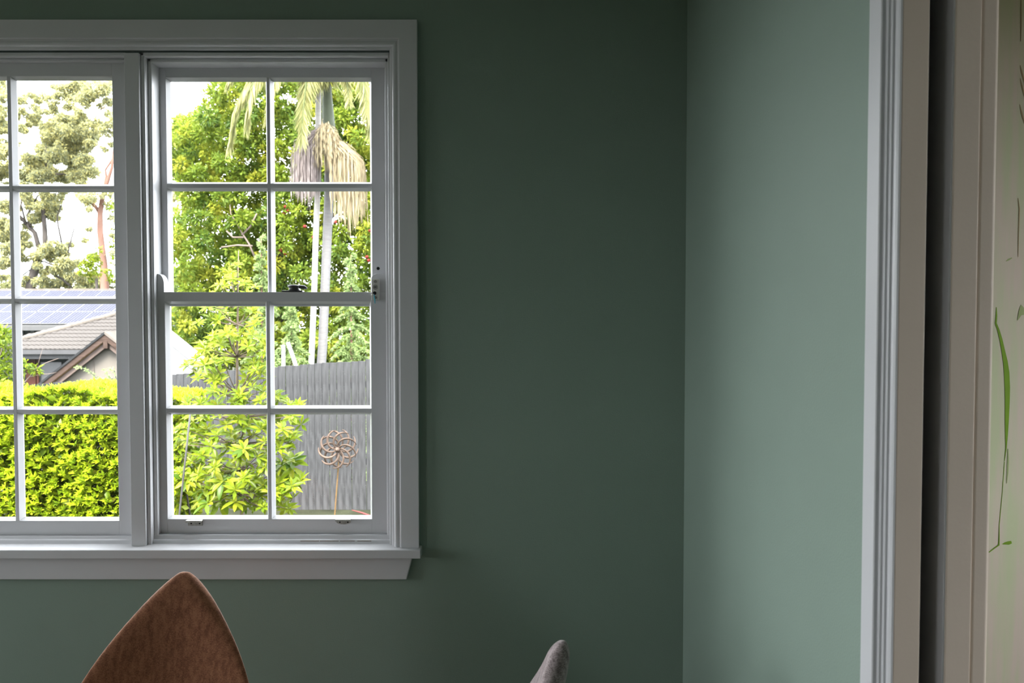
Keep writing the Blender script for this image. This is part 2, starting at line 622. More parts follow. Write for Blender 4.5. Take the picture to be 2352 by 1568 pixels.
# horns on the lower sash
hz = Z(628.5, YL)
hb = Z(670.5, YL)
hl1 = X(376.5, YL)
pts = [(lx0, hb), (hl1, hb)]
rr = .034
for k in range(9):
    a = math.pi / 2 * k / 8
    pts.append((hl1 - .020 * (1 - math.cos(a)), hz - rr + rr * math.sin(a)))
pts += [(lx0 + .004, hz), (lx0, hz - .006)]
MB().prism(pts, 'y', YL, YL + .035).build('horn', M['white'], lower, bevel=.001)
hr0 = X(852.5, YL)
pts = [(lx1, hb), (lx1, hz)]
for k in range(9):
    a = math.pi / 2 * k / 8
    pts.append((hr0 + .018 * (1 - math.sin(a)), hz - .018 * (1 - math.cos(a))))
pts += [(hr0, hb)]
MB().prism(pts, 'y', YL, YL + .035).build('horn', M['white'], lower, bevel=.001)

# ---- left window: fixed sash, four rows
YF = .046
w1 = empty('window_1', (mx0, .05, zs))
tag(w1, 'white fixed window of four pane rows, left of the mullion post', 'window', kind='structure')
c1 = (X(33, YF), X(265, YF))
pit = c1[1] - c1[0] + X(33, YF) - X(25, YF)
cols1 = [(c1[0] - pit * k, c1[1] - pit * k) for k in (3, 2, 1, 0)]
rows1 = [(Z(1196, YF), Z(947.5, YF)), (Z(940.5, YF), Z(692, YF)), (Z(686, YF), Z(433.5, YF)), (Z(427, YF), Z(175, YF))]
make_sash('fixed_sash', w1, (cols1[0][0] - .05, mx0 + .004, Z(1228, YF), Z(142.5, YF)), cols1, rows1, YF, c=.008)
beads(w1, cols1[0][0] - .085, mx0, zt2, zs, [(.0125, .008, .16), (.010, .030, .16)], right=False)
bz1 = Z(1228, YF)
MB().prism([(.016, zs), (.020, zs + .014), (.026, zs + .0155), (.030, bz1), (.16, bz1), (.16, zs)], 'x', cols1[0][0] - .07, mx0).build('sill_bead', M['white'], w1, bevel=.0015)
MB().box(XL - .06, cols1[0][0] - .07, -.0, .16, zs, zt2).build('side_lining', M['white'], w1)

# ---- window hardware (each its own thing fixed to the sash)
lk = empty('window_lock', (X(863, YL), YL, Z(690, YL)))
tag(lk, 'off-white key lock plate on the right stile of the sash window', 'lock')
px0, px1, pz0, pz1 = X(854, YL), X(872, YL), Z(689.5, YL), Z(640.5, YL)
MB().box(px0, px1, YL - .009, YL, pz0, pz1).build('plate', M['plastic'], lk, bevel=.0015)
MB().box(px0 + .002, px1 - .002, YL - .0096, YL - .009, pz0 + .002, pz1 - .002).build('face', M['plastic'], lk, bevel=.0005)


def disc(px, py, r, name, mat, parent, yf, th=.002, n=18):
    p = at(px, py, yf)
    return MB().lathe([(r * .92, -th), (r, -th * .5), (r, 0)], (p.x, yf, p.z), 'y', n).build(name, mat, parent)


for py in (646.5, 683):
    disc(862.3, py, .0054, 'screw', M['steel'], lk, YL - .0096)
cyl = disc(862, 659, .0085, 'key_cylinder', M['steel'], lk, YL - .0096, .003)
pk = at(862, 659, YL - .0126)
MB().box(pk.x - .004, pk.x + .004, YL - .0134, YL - .0127, pk.z - .0012, pk.z + .0012).build('keyhole', M['hole'], lk)
disc(860.5, 673, .0058, 'lower_barrel', M['hole'], lk, YL - .0096, .003)
st = empty('key_string', at(858, 676, YL - .016))
tag(st, 'small white key on a teal string hanging from the lock plate', 'string')
p0, p1 = at(859, 676, YL - .014), at(861.3, 697, YL - .015)
MB().tube([p0, (p0 + p1) / 2 + Vector((.001, -.001, 0)), p1], [.0012, .0022, .0013], 6).build('cord', M['teal'], st, smooth=True)
MB().tube([at(858.5, 675, YL - .014), at(852.5, 678.5, YL - .018)], [.0012, .0017], 6).build('key', M['plastic'], st, smooth=True)
h = disc(868.7, 616.3, .0052, 'bolt_hole', M['hole'], upper, YU, .0006)

sl = empty('sash_fastener', (X(680, .07), .07, hb))
tag(sl, 'dark metal sash fastener on top of the meeting rail', 'fastener')
yb = YL + .017
fz = Z(670.5, yb)
MB().box(X(649, yb), X(697, yb), YL + .002, YL + .030, fz, fz + .005).build('base_plate', M['dark_metal'], sl, bevel=.0015)
pc = at(676, 662, yb)
MB().lathe([(.017, fz + .005), (.018, fz + .010), (.015, fz + .012), (.020, fz + .0145), (.0215, fz + .020), (.016, fz + .0235), (.002, fz + .024)], (pc.x, yb, 0), 'z', 22).build('barrel', M['dark_metal'], sl, smooth=True)
MB().tube([(pc.x + .008, yb - .002, fz + .019), (X(690, yb), yb - .004, fz + .0175), (X(700, yb), yb - .006, fz + .015), (X(706, yb), yb - .007, fz + .012)], [.004, .006, .0065, .003], 10).build('lever', M['dark_metal'], sl, smooth=True)

for k, (a, b, t, bt, lab) in enumerate([(430, 466.5, 1192.5, 1206.5, 'small worn nickel sash lift under the left lower pane'),
                                        (772, 806.5, 1189.5, 1203.5, 'small worn nickel sash lift under the right lower pane, rounded below')]):
    sf = empty('sash_lift', (X((a + b) / 2, YL, 1200), YL, Z(bt, YL)))
    tag(sf, lab, 'sash lift')
    xa, xb = X(a, YL, 1200), X(b, YL, 1200)
    z1, z0 = Z(t, YL), Z(bt, YL)
    zm = z1 - .0075
    if k == 0:
        MB().box(xa + .003, xb - .001, YL - .003, YL, z0, zm).build('plate', M['steel'], sf, bevel=.001)
    else:
        poly = [(xa + .002, zm)] + [((xa + xb) / 2 + (xb - xa) * .48 * math.cos(math.pi * (1 + q / 10)), zm - .004 + (zm - .004 - z0) * math.sin(math.pi * (1 + q / 10))) for q in range(11)] + [(xb - .001, zm)]
        MB().prism(poly, 'y', YL - .003, YL).build('plate', M['steel'], sf, bevel=.0008)
    MB().prism([(YL, z1), (YL - .014, z1 - .001), (YL - .017, z1 - .006), (YL - .015, z1 - .0075), (YL - .010, z1 - .004), (YL, z1 - .004)], 'x', xa, xb).build('lip', M['steel'], sf, bevel=.0008)
    for q in (.25, .78):
        disc(a + (b - a) * q, (bt + t) / 2 + 2.2, .0028, 'screw_hole', M['hole'], sf, YL - .003, .0006, 12)

# =================================================================== DOORWAY ON THE RIGHT
# cavity-slider jamb: strip, slot with its deep shade painted black, strip, far casing edge
tr2 = empty('trim_2', (XR, DJ, 0))
tag(tr2, 'white moulded casing and jamb of the doorway in the right wall', 'door casing', kind='structure')
U0 = -1.365
prf = [(0, 0), (0, .020), (.0385, .020), (.040, .0185), (.040, .0135), (.0445, .0135), (.046, .0125), (.0465, .0095), (.0505, .0095), (.052, .0085), (.0525, .0055), (.0555, .006), (.0595, .0048), (.063, .003), (.063, 0)]
MB().loft([[(XR - d, U0 - u, 0) for u, d in prf], [(XR - d, U0 - u, 2.26 - u) for u, d in prf]]).build('side_casing', M['white'], tr2)
MB().loft([[(XR - d, U0, 2.26 - u) for u, d in prf], [(XR - d, D_Y0 - .06, 2.26 - u) for u, d in prf]]).build('head_casing', M['white'], tr2)
s0, s1, s2 = .5955, .6325, X2
MB().box(XR, s0, DJ, DJ + .012, 0, 2.2).build('jamb_strip', M['beige'], tr2, bevel=.0015)
MB().box(s1, s2, DJ, DJ + .095, 0, 2.2).build('jamb_strip', M['beige'], tr2, bevel=.0015)
MB().box(s0 - .01, s1, DJ + .080, DJ + .094, 0, 2.2).build('slot_back', M['hole'], tr2)  # black colour paints in the deep shade at the slot's end
MB().box(s0 - .012, s0 - .0005, DJ + .012, DJ + .08, 0, 2.2).build('slot_lining', M['hole'], tr2)  # same black carries the painted shade along the slot's near side
MB().box(s1 - .002, s1 + .002, DJ + .0015, DJ + .08, 0, 2.2).build('slot_lining', M['white'], tr2)
MB().box(XR, X2, D_Y0, DJ, D_HEAD, D_HEAD + .03).build('head_jamb', M['beige'], tr2)
MB().box(X2, X2 + .0265, DJ + .002, DJ + .075, 0, 2.24).build('far_casing', M['beige'], tr2, bevel=.005, seg=3)
# large leaf print hanging in the next room


def printmat():
    m, nt, p, out = nodes('leaf_print_ground')
    tc = nt.nodes.new('ShaderNodeTexCoord')
    mp = nt.nodes.new('ShaderNodeMapping')
    mp.inputs['Scale'].default_value = (14, 1, 1.3)
    mp.inputs['Rotation'].default_value = (0, .12, 0)
    nt.links.new(tc.outputs['Object'], mp.inputs['Vector'])
    n = nt.nodes.new('ShaderNodeTexNoise')
    n.inputs['Scale'].default_value = 1.6
    n.inputs['Detail'].default_value = 3
    nt.links.new(mp.outputs['Vector'], n.inputs['Vector'])
    r = nt.nodes.new('ShaderNodeValToRGB')
    e = r.color_ramp.elements
    e[0].position, e[1].position = .36, .62
    e[0].color = (.50, .53, .33, 1)
    e[1].color = (.60, .50, .42, 1)
    nt.links.new(n.outputs['Fac'], r.inputs['Fac'])
    nt.links.new(r.outputs['Color'], p.inputs['Base Color'])
    p.inputs['Roughness'].default_value = .7
    return m


M['print'] = printmat()
M['stroke'] = pmat('leaf_green_ink', (.15, .27, .004), .7, .2, 9)
M['stroke_pale'] = pmat('faded_green_ink', (.33, .38, .17), .8, .1, 9)
M['stroke_brown'] = pmat('brown_ink', (.34, .25, .14), .8, .1, 9)
pn = empty('leaf_print', (1.9, -.03, .25))
tag(pn, 'pale hanging print with long green leaves seen through the doorway', 'wall print')
PY = -.035
MB().box(1.25, 2.7, PY, -.001, .25, 2.75).build('canvas', M['print'], pn)


def stroke(pts, mat, name):
    """pts: (px, py, half width px) along a painted leaf"""
    l, r = [], []
    for i, (x, y, hw) in enumerate(pts):
        x2, y2 = pts[min(i + 1, len(pts) - 1)][:2]
        x1, y1 = pts[max(i - 1, 0)][:2]
        dx, dy = x2 - x1, y2 - y1
        q = math.hypot(dx, dy)
        nx, ny = -dy / q, dx / q
        l.append(at(x + nx * hw, y + ny * hw, PY))
        r.append(at(x - nx * hw, y - ny * hw, PY))
    poly = l + r[::-1]
    b = MB()
    n = len(l)
    vs = [(p.x, PY - .0012, p.z) for p in l + r]
    fs = [(i, i + 1, n + i + 1, n + i) for i in range(n - 1)]
    b.add(vs, fs)
    vs2 = [(p.x, PY - .0002, p.z) for p in l + r]
    b.add(vs2, fs)
    return b.build(name, mat, pn)


stroke([(2288.5, 705, .4), (2288.5, 725, 1.6), (2287, 742, 2), (2293, 758, 2.6), (2299, 780, 3.2), (2304, 805, 4), (2309, 830, 5.2), (2312, 855, 6), (2313.5, 890, 6), (2313.5, 920, 5.4), (2312.5, 960, 4.6), (2311.5, 1000, 3), (2310.5, 1030, 1.2), (2307, 1058, .4)], M['stroke'], 'painted_leaf')
stroke([(2315, 1030, .8), (2315, 1060, 2), (2314, 1085, 1.6), (2312, 1110, .4)], M['stroke_pale'], 'painted_leaf')
stroke([(2307, 1060, .4), (2302, 1130, .4), (2295, 1205, .5), (2294.5, 1240, 1.2), (2294, 1251, 1.6), (2284, 1258, 1.2), (2271, 1268, .9)], M['stroke'], 'painted_stem')
stroke([(2302, 1249, .5), (2308, 1247.5, 2.6), (2316, 1246.5, 4), (2323, 1244.5, 3)], M['stroke'], 'painted_leaf')
stroke([(2337, 735, .5), (2342, 722, 4), (2347, 716, 9), (2354, 710, 14)], M['stroke_pale'], 'painted_leaf')
stroke([(2345, 0, 1), (2345, 60, 1.2), (2344, 95, .4)], M['stroke_brown'], 'painted_stem')
for (x, y) in ((2343, 150), (2343, 180), (2342, 240)):
    stroke([(x, y, .4), (x + 4, y + 18, 1.6), (x + 10, y + 40, 1.4), (x + 14, y + 52, .4)], M['stroke_brown'], 'painted_leaf')
stroke([(2338, 455, .4), (2341, 480, 1.2), (2339, 540, .8), (2338, 590, .4)], M['stroke_brown'], 'painted_stem')
stroke([(2310, 600, .4), (2316, 596, 2), (2324, 592, 1)], M['stroke_pale'], 'painted_leaf')

# =================================================================== CHAIRS
ZTIP = .947
hw_tab = [(a, b * 1.055) for a, b in [(0, .0), (.002, .008), (.006, .017), (.0264, .042), (.0594, .074), (.088, .098), (.144, .141), (.1894, .170), (.2286, .191), (.278, .213), (.34, .233), (.40, .242), (.45, .238), (.50, .22), (.53, .195)]]


def chair(name, label, cloth, loc, yaw):
    root = empty(name, loc)
    root.rotation_euler = (0, 0, yaw)
    tag(root, label, 'chair')

    def par(o):
        o.parent = root
        return o
    # padded leaf-shaped back shell: wraps forward (-y is the sitter's front)
    rings = []
    nu = 14
    for s_, hw in hw_tab[1:]:
        z = ZTIP - s_
        fr, bk = [], []
        back = .17 + (.22 * (z - .45)) if z > .45 else .17
        edge = min(1., hw / .05)
        for k in range(nu + 1):
            u = -math.cos(math.pi * k / nu)
            xx = u * hw
            wrap = .06 * (xx / .2) ** 2
            t = .024 * edge * math.sqrt(max(0, 1 - u ** 4)) + .001
            fr.append((xx, back - wrap - t, z))
            bk.append((xx, back - wrap + t, z))
        rings.append(fr + bk[::-1])
    b = MB().loft(rings)
    o = par(b.build('backrest', cloth, None, smooth=True))
    sm = o.modifiers.new('sub', 'SUBSURF')
    sm.levels = sm.render_levels = 1
    # seat pad: rounded-square cushion
    rings = []
    for f, z in ((.80, .385), (.96, .395), (1., .42), (.985, .447), (.92, .460), (.6, .466)):
        ring = []
        for k in range(28):
            a = 2 * math.pi * k / 28
            c, s_ = math.cos(a), math.sin(a)
            q = (abs(c) ** 3 + abs(s_) ** 3) ** (-1 / 3)
            ring.append((.235 * f * q * c, -.03 + .225 * f * q * s_, z))
        rings.append(ring)
    par(MB().loft(rings).build('seat', cloth, None, smooth=True))
    par(MB().box(-.16, .16, -.17, .15, .37, .388).build('seat_frame', M['wood'], None, bevel=.006))
    for sx in (-1, 1):
        for sy in (-1, 1):
            par(MB().tube([(sx * .14, sy * .14 - .02, .375), (sx * .215, sy * .215 - .02, 0.0)], [.019, .011], 12).build('leg', M['wood'], None, smooth=True))
    return root


tp = at(425, 1316, -.55)
CH1 = chair('dining_chair', 'rust-brown fabric chair with pointed leaf-shaped back below the window', M['brown_cloth'], (tp.x - .008, -.83, 0), math.radians(-1.5))
tp2 = at(1290, 1472, -.97)
CH2 = chair('dining_chair', 'grey-mauve fabric chair seen edge-on, its tip against the green wall', M['grey_cloth'], (tp2.x - .277, -.957, 0), math.radians(-97))

# =================================================================== OUTSIDE
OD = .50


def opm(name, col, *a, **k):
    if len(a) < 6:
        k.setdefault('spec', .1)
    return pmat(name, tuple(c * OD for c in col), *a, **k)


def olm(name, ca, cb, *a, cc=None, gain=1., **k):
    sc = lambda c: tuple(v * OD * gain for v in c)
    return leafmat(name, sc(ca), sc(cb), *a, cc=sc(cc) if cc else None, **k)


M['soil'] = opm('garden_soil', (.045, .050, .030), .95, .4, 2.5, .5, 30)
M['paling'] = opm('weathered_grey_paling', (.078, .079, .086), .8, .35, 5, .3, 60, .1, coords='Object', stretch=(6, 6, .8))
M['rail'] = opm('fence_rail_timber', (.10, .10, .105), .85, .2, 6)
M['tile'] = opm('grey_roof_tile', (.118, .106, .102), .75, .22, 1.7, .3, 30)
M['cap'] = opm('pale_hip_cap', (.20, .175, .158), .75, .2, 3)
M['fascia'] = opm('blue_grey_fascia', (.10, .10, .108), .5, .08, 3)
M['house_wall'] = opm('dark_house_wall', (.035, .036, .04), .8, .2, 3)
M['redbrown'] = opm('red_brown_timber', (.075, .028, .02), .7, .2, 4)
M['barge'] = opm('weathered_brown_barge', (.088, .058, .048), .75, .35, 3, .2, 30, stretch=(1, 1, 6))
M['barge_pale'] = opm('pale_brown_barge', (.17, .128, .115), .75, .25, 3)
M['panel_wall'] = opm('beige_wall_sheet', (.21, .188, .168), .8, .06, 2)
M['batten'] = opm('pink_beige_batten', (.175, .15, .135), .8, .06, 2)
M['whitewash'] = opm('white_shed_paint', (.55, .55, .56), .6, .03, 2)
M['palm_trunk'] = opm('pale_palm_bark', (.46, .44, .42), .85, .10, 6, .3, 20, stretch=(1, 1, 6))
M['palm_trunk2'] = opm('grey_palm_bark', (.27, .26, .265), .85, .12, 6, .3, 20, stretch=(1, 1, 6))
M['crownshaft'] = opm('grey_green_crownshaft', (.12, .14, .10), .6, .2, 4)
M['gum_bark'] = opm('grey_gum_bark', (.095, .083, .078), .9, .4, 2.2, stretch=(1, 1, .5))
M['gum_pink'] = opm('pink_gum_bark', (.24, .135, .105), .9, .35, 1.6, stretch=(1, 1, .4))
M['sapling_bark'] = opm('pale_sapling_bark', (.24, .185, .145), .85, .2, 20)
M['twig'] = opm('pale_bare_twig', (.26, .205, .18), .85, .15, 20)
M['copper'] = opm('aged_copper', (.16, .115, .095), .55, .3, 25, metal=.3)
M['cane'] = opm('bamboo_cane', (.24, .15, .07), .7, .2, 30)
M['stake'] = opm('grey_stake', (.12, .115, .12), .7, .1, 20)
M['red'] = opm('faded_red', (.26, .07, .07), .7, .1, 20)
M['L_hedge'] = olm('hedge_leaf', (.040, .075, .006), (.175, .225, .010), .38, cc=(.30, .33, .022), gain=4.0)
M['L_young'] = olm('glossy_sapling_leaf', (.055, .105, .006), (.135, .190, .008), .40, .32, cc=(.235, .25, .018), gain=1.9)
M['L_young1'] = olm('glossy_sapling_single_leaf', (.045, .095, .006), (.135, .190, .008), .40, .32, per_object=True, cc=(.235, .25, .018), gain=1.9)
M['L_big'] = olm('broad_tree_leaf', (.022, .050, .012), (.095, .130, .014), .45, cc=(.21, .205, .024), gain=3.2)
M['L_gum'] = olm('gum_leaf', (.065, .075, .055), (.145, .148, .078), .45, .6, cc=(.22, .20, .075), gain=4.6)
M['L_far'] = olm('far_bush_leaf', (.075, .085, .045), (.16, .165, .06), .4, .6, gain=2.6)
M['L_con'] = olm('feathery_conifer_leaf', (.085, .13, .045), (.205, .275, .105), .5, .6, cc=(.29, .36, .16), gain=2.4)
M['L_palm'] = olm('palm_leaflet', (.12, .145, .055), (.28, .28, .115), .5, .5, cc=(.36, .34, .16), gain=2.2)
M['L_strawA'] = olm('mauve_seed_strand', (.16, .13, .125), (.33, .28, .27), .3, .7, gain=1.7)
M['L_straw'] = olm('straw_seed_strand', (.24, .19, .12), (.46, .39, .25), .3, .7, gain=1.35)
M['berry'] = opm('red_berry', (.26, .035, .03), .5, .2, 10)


def solarmat():
    """dark blue cells ruled off by pale lines"""
    m, nt, p, out = nodes('solar_cells')
    tc = nt.nodes.new('ShaderNodeTexCoord')
    br = nt.nodes.new('ShaderNodeTexBrick')
    br.offset = 0
    br.inputs['Color1'].default_value = (.019, .021, .038, 1)
    br.inputs['Color2'].default_value = (.022, .024, .041, 1)
    br.inputs['Mortar'].default_value = (.10, .10, .11, 1)
    br.inputs['Scale'].default_value = 1
    br.inputs['Mortar Size'].default_value = .012
    br.inputs['Brick Width'].default_value = .165
    br.inputs['Row Height'].default_value = .165
    nt.links.new(tc.outputs['Object'], br.inputs['Vector'])
    nt.links.new(br.outputs['Color'], p.inputs['Base Color'])
    p.inputs['Roughness'].default_value = .7
    p.inputs['Specular IOR Level'].default_value = .03
    return m


M['solar'] = solarmat()
M['panel_frame'] = opm('pale_panel_frame', (.30, .30, .31), .6, .05, 4)
M['alu'] = opm('aluminium_frame', (.125, .125, .13), .5, .05, 4)

# ground: level garden, then falling away down the hill
prof = [(-60, -.9), (9.5, -.9), (14, -2.4), (22, -4.0), (60, -5), (150, -5)]
b = MB()
vs, fs = [], []
xs = [-110, -30, -8, 8, 40]
for y, z in prof:
    vs += [(x, y, z) for x in xs]
for i in range(len(prof) - 1):
    for j in range(len(xs) - 1):
        k = i * len(xs) + j
        fs.append((k, k + 1, k + 1 + len(xs), k + len(xs)))
tag(b.add(vs, fs).build('ground', M['soil']), 'dark garden soil falling away behind the fence', 'ground', kind='structure')


def gz(y):
    for (y0, z0), (y1, z1) in zip(prof, prof[1:]):
        if y0 <= y <= y1:
            return z0 + (z1 - z0) * (y - y0) / (y1 - y0)
    return -5


# ---- paling fence
FY = 7.7
fence = empty('paling_fence', (at(620, 840, FY).x, FY, gz(FY)))
tag(fence, 'weathered grey timber paling fence behind the garden', 'fence')
pw = 16.75 * (FY - CAM_Y) / F_PX
x0f = at(388, 840, FY).x
sl = (at(850, 826, FY).z - at(388, 860, FY).z) / (at(850, 826, FY).x - x0f)
zf0 = at(388, 860, FY).z
meshes = []
for v in range(4):
    hh = 2.2
    wv = pw * .5 - .0016
    b = MB().box(-wv, wv, -.008, .008, -hh, 0)
    o = b.build('paling', M['paling'], None, bevel=.002, seg=1)
    meshes.append(o)
for k in range(-24, 50):
    xx = x0f + (k + .5) * pw
    zz = zf0 + sl * (xx - x0f) + random.uniform(-.008, .008)
    src = meshes[k % 4]
    o = src.copy()
    COL.objects.link(o)
    o.location = (xx, FY + random.choice((0, .006, .003)), zz)
    o.scale.z = (zz - gz(FY)) / 2.2
    o.rotation_euler = (0, random.uniform(-.003, .003), 0)
    attach(o, fence)
for o in meshes:
    bpy.data.objects.remove(o)
for dz in (-.35, -1.35):
    xa, xb = x0f - 24 * pw, x0f + 50 * pw
    za, zb = zf0 + sl * (xa - x0f) + dz, zf0 + sl * (xb - x0f) + dz
    MB().loft([[(x_, y_, z_ + q) for y_, q in ((FY + .018, 0), (FY + .055, 0), (FY + .055, .08), (FY + .018, .08))] for x_, z_ in ((xa, za), (xb, zb))]).build('rail', M['rail'], fence)

# ---- hedge
HY = 4.35
hx0, hx1 = at(-110, 1000, HY).x, at(404, 1000, HY).x
hz1 = at(150, 908, HY).z
hg = empty('clipped_hedge', ((hx0 + hx1) / 2, HY + .4, gz(HY)))
tag(hg, 'bright yellow-green clipped hedge filling the lowest panes', 'hedge')
n = 3600
hd = .75
right_h = .55  # lower where it thins out at the right end
P = []
O = []
for i in range(n):
    x_ = hx0 + (hx1 - hx0) * rng.random()
    top = hz1 - .03 * rng.random() - max(0, (x_ - at(300, 1000, HY).x)) * .25
    r = rng.random()
    if r < .66:
        y_, z_, o_ = HY + .10 * rng.random() + .04 * math.sin(x_ * 9) + .05 * math.sin(x_ * 3.1), gz(HY) + (top - gz(HY)) * rng.random(), (rng.normal() * .3, -1, .75)
        y_ += .10 * max(0, (z_ - top + .12) / .12)
    else:
        y_, z_, o_ = HY + .08 + hd * rng.random(), top + .04 * math.sin(x_ * 6), (rng.normal() * .3, -.35, 1)
    P.append((x_, y_, z_))
    O.append(o_)
C, D, N = tufts(np.array(P), np.array(O), 9, .75)
leaf_cloud('foliage', C, D, N, rng.uniform(.042, .078, len(C)), rng.uniform(.016, .027, len(C)), M['L_hedge'], hg, tint=np.clip(np.repeat(rng.random(n), 9) * .6 + rng.random(len(C)) * .4, 0, 1))
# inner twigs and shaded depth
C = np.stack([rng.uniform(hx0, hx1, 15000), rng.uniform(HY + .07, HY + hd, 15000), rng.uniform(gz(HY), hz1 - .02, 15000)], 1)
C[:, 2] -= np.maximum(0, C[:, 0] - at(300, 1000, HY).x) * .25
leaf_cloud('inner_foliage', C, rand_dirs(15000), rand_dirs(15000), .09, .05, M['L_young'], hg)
for k in range(16):
    xx = hx0 + (hx1 - hx0) * (k + .5) / 16
    MB().tube([(xx, HY + .4, gz(HY)), (xx + .05, HY + .3, -.2), (xx - .04, HY + .22, hz1 - .15)], [.014, .010, .004], 6).build('stem', M['gum_bark'], hg)

# ---- young tree with whorled glossy leaves
YY = 3.9
yt = empty('young_tree', (at(552, 1180, YY).x, YY, gz(YY)))
tag(yt, 'young tree with whorls of glossy lime leaves before the fence', 'tree')
scl = (YY - CAM_Y) / F_PX
base = at(556, 1190, YY)
tr_pts = [(base.x + .01, YY, gz(YY)), base, at(552, 1060, YY), at(547, 960, YY), at(545, 900, YY), at(544.5, 820, YY), at(546, 740, YY), at(546, 690, YY), at(547, 620, YY), at(548, 575, YY)]
MB().tube(tr_pts, [.019, .017, .0145, .012, .0105, .0095, .0082, .007, .005, .003], 9).build('trunk', M['sapling_bark'], yt, smooth=True)
ros = [  # rosettes: px, py, size px
    (520, 765, 26), (490, 772, 26), (465, 790, 24), (505, 790, 26), (555, 765, 25), (580, 770, 26), (600, 778, 24), (612, 795, 22), (535, 780, 22), (570, 795, 22),
    (450, 825, 24), (432, 838, 22), (470, 838, 24), (455, 855, 24), (480, 862, 22), (495, 835, 22), (515, 830, 22), (500, 858, 24), (585, 832, 24), (605, 842, 22), (575, 850, 22), (598, 862, 24), (615, 870, 20),
    (505, 880, 24), (492, 895, 22), (520, 905, 22), (560, 880, 24), (580, 890, 24), (603, 898, 24), (550, 905, 24), (570, 915, 24), (595, 920, 24), (540, 925, 24), (615, 925, 20),
    (448, 915, 24), (430, 925, 22), (470, 925, 22), (500, 930, 22), (640, 918, 24), (662, 926, 24), (685, 930, 20), (650, 940, 22),
    (525, 700, 22), (505, 712, 22), (480, 705, 22), (560, 705, 22), (580, 715, 22), (500, 735, 22), (585, 745, 20), (455, 740, 18), (570, 680, 20), (530, 680, 20),
    (535, 640, 20), (560, 650, 20), (515, 655, 20), (585, 660, 18), (545, 610, 18), (495, 670, 18),
    (560, 985, 30), (580, 1000, 28), (540, 1010, 28), (520, 975, 26), (600, 985, 26), (500, 1000, 26), (480, 985, 24), (455, 990, 24), (425, 985, 24), (410, 1000, 22), (440, 1015, 24),
    (600, 1020, 28), (570, 1035, 30), (545, 1040, 26), (590, 1050, 28), (520, 1030, 26), (485, 1025, 26), (465, 1045, 24), (500, 1055, 24), (440, 1060, 24), (415, 1050, 22), (610, 1060, 24),
    (565, 1060, 26), (545, 1075, 24), (520, 1090, 34), (500, 1080, 24), (480, 1090, 26), (455, 1090, 26), (430, 1100, 30), (480, 1112, 32), (512, 1105, 34), (495, 1125, 26), (560, 1110, 26), (585, 1105, 28), (605, 1115, 26), (575, 1130, 28), (600, 1140, 24),
    (470, 1145, 34), (510, 1143, 34), (535, 1148, 32), (560, 1150, 28), (585, 1155, 22), (605, 1165, 20),
    (648, 985, 28), (668, 1000, 26), (692, 974, 24), (650, 1010, 28), (675, 1010, 26), (640, 1030, 26), (660, 1035, 24), (645, 1065, 34), (672, 1072, 36), (655, 1100, 32), (640, 1110, 28), (690, 1105, 28), (670, 1115, 26),
    (650, 1130, 28), (672, 1145, 26), (640, 1150, 24), (655, 1165, 24), (640, 965, 24), (665, 960, 22), (625, 1085, 26), (625, 1000, 26), (622, 1040, 26), (624, 1130, 26), (618, 965, 24), (415, 1085, 20), (412, 1020, 20),
    (575, 965, 26), (548, 962, 24), (505, 955, 24), (470, 958, 24), (440, 955, 22), (530, 995, 26), (590, 1080, 26), (540, 1125, 28)]
# node points on the trunk that branches leave from
nodes_t = [at(545, y, YY) for y in (700, 745, 820, 905, 960, 1020, 1080, 1130)]
for k, (px, py, r) in enumerate(ros):
    pass
tips = []
ros += [(x + random.uniform(-16, 16), y + random.uniform(-14, 14), r * .95) for x, y, r in ros if random.random() < .75]
for px, py, r in ros:
    r *= 1.14
    # depth: spread about the trunk in a rounded crown
    off = (px - 548) * scl
    half = max(.10, .52 - abs(off) * .55)
    dy = random.uniform(-.85, .55) * half
    p = at(px, py, YY + dy)
    tips.append((p, r * scl * (YY + dy - CAM_Y) / (YY - CAM_Y)))
for k, (p, r) in enumerate(tips):
    below = [q for q in nodes_t if q.z < p.z + .02] or [nodes_t[-1]]
    q = max(below, key=lambda q: q.z)
    mid = q.lerp(p, .55) + Vector((0, 0, -.02))
    if k % 2 == 0 or (p - q).length < .35:
        MB().tube([q, mid, p], [.0055, .0042, .0025], 5).build('branch', M['sapling_bark'], yt)
# one leaf mesh in three bends; the biggest/nearest 290 leaves are single objects, the rest one mass
def leaf_shape(bend):
    vs, fs = [], []
    st = [(0, .10), (.22, .62), (.5, 1.), (.75, .78), (.92, .35)]
    for t, ww in st:
        zc = -bend * t * t
        vs += [(t, -ww * .5, zc + .05 * ww), (t, 0, zc), (t, ww * .5, zc + .05 * ww)]
    vs.append((1, 0, -bend))
    for i in range(len(st) - 1):
        a = i * 3
        fs += [(a, a + 1, a + 4, a + 3), (a + 1, a + 2, a + 5, a + 4)]
    a = (len(st) - 1) * 3
    fs += [(a, a + 1, a + 3), (a + 1, a + 2, a + 3)]
    # scale the blade's width to .3 of its length
    me = bpy.data.meshes.new('leaf')
    me.from_pydata([(x, y * .32, z) for x, y, z in vs], [], fs)
    me.polygons.foreach_set('use_smooth', [True] * len(me.polygons))
    me.materials.append(M['L_young1'])
    return me


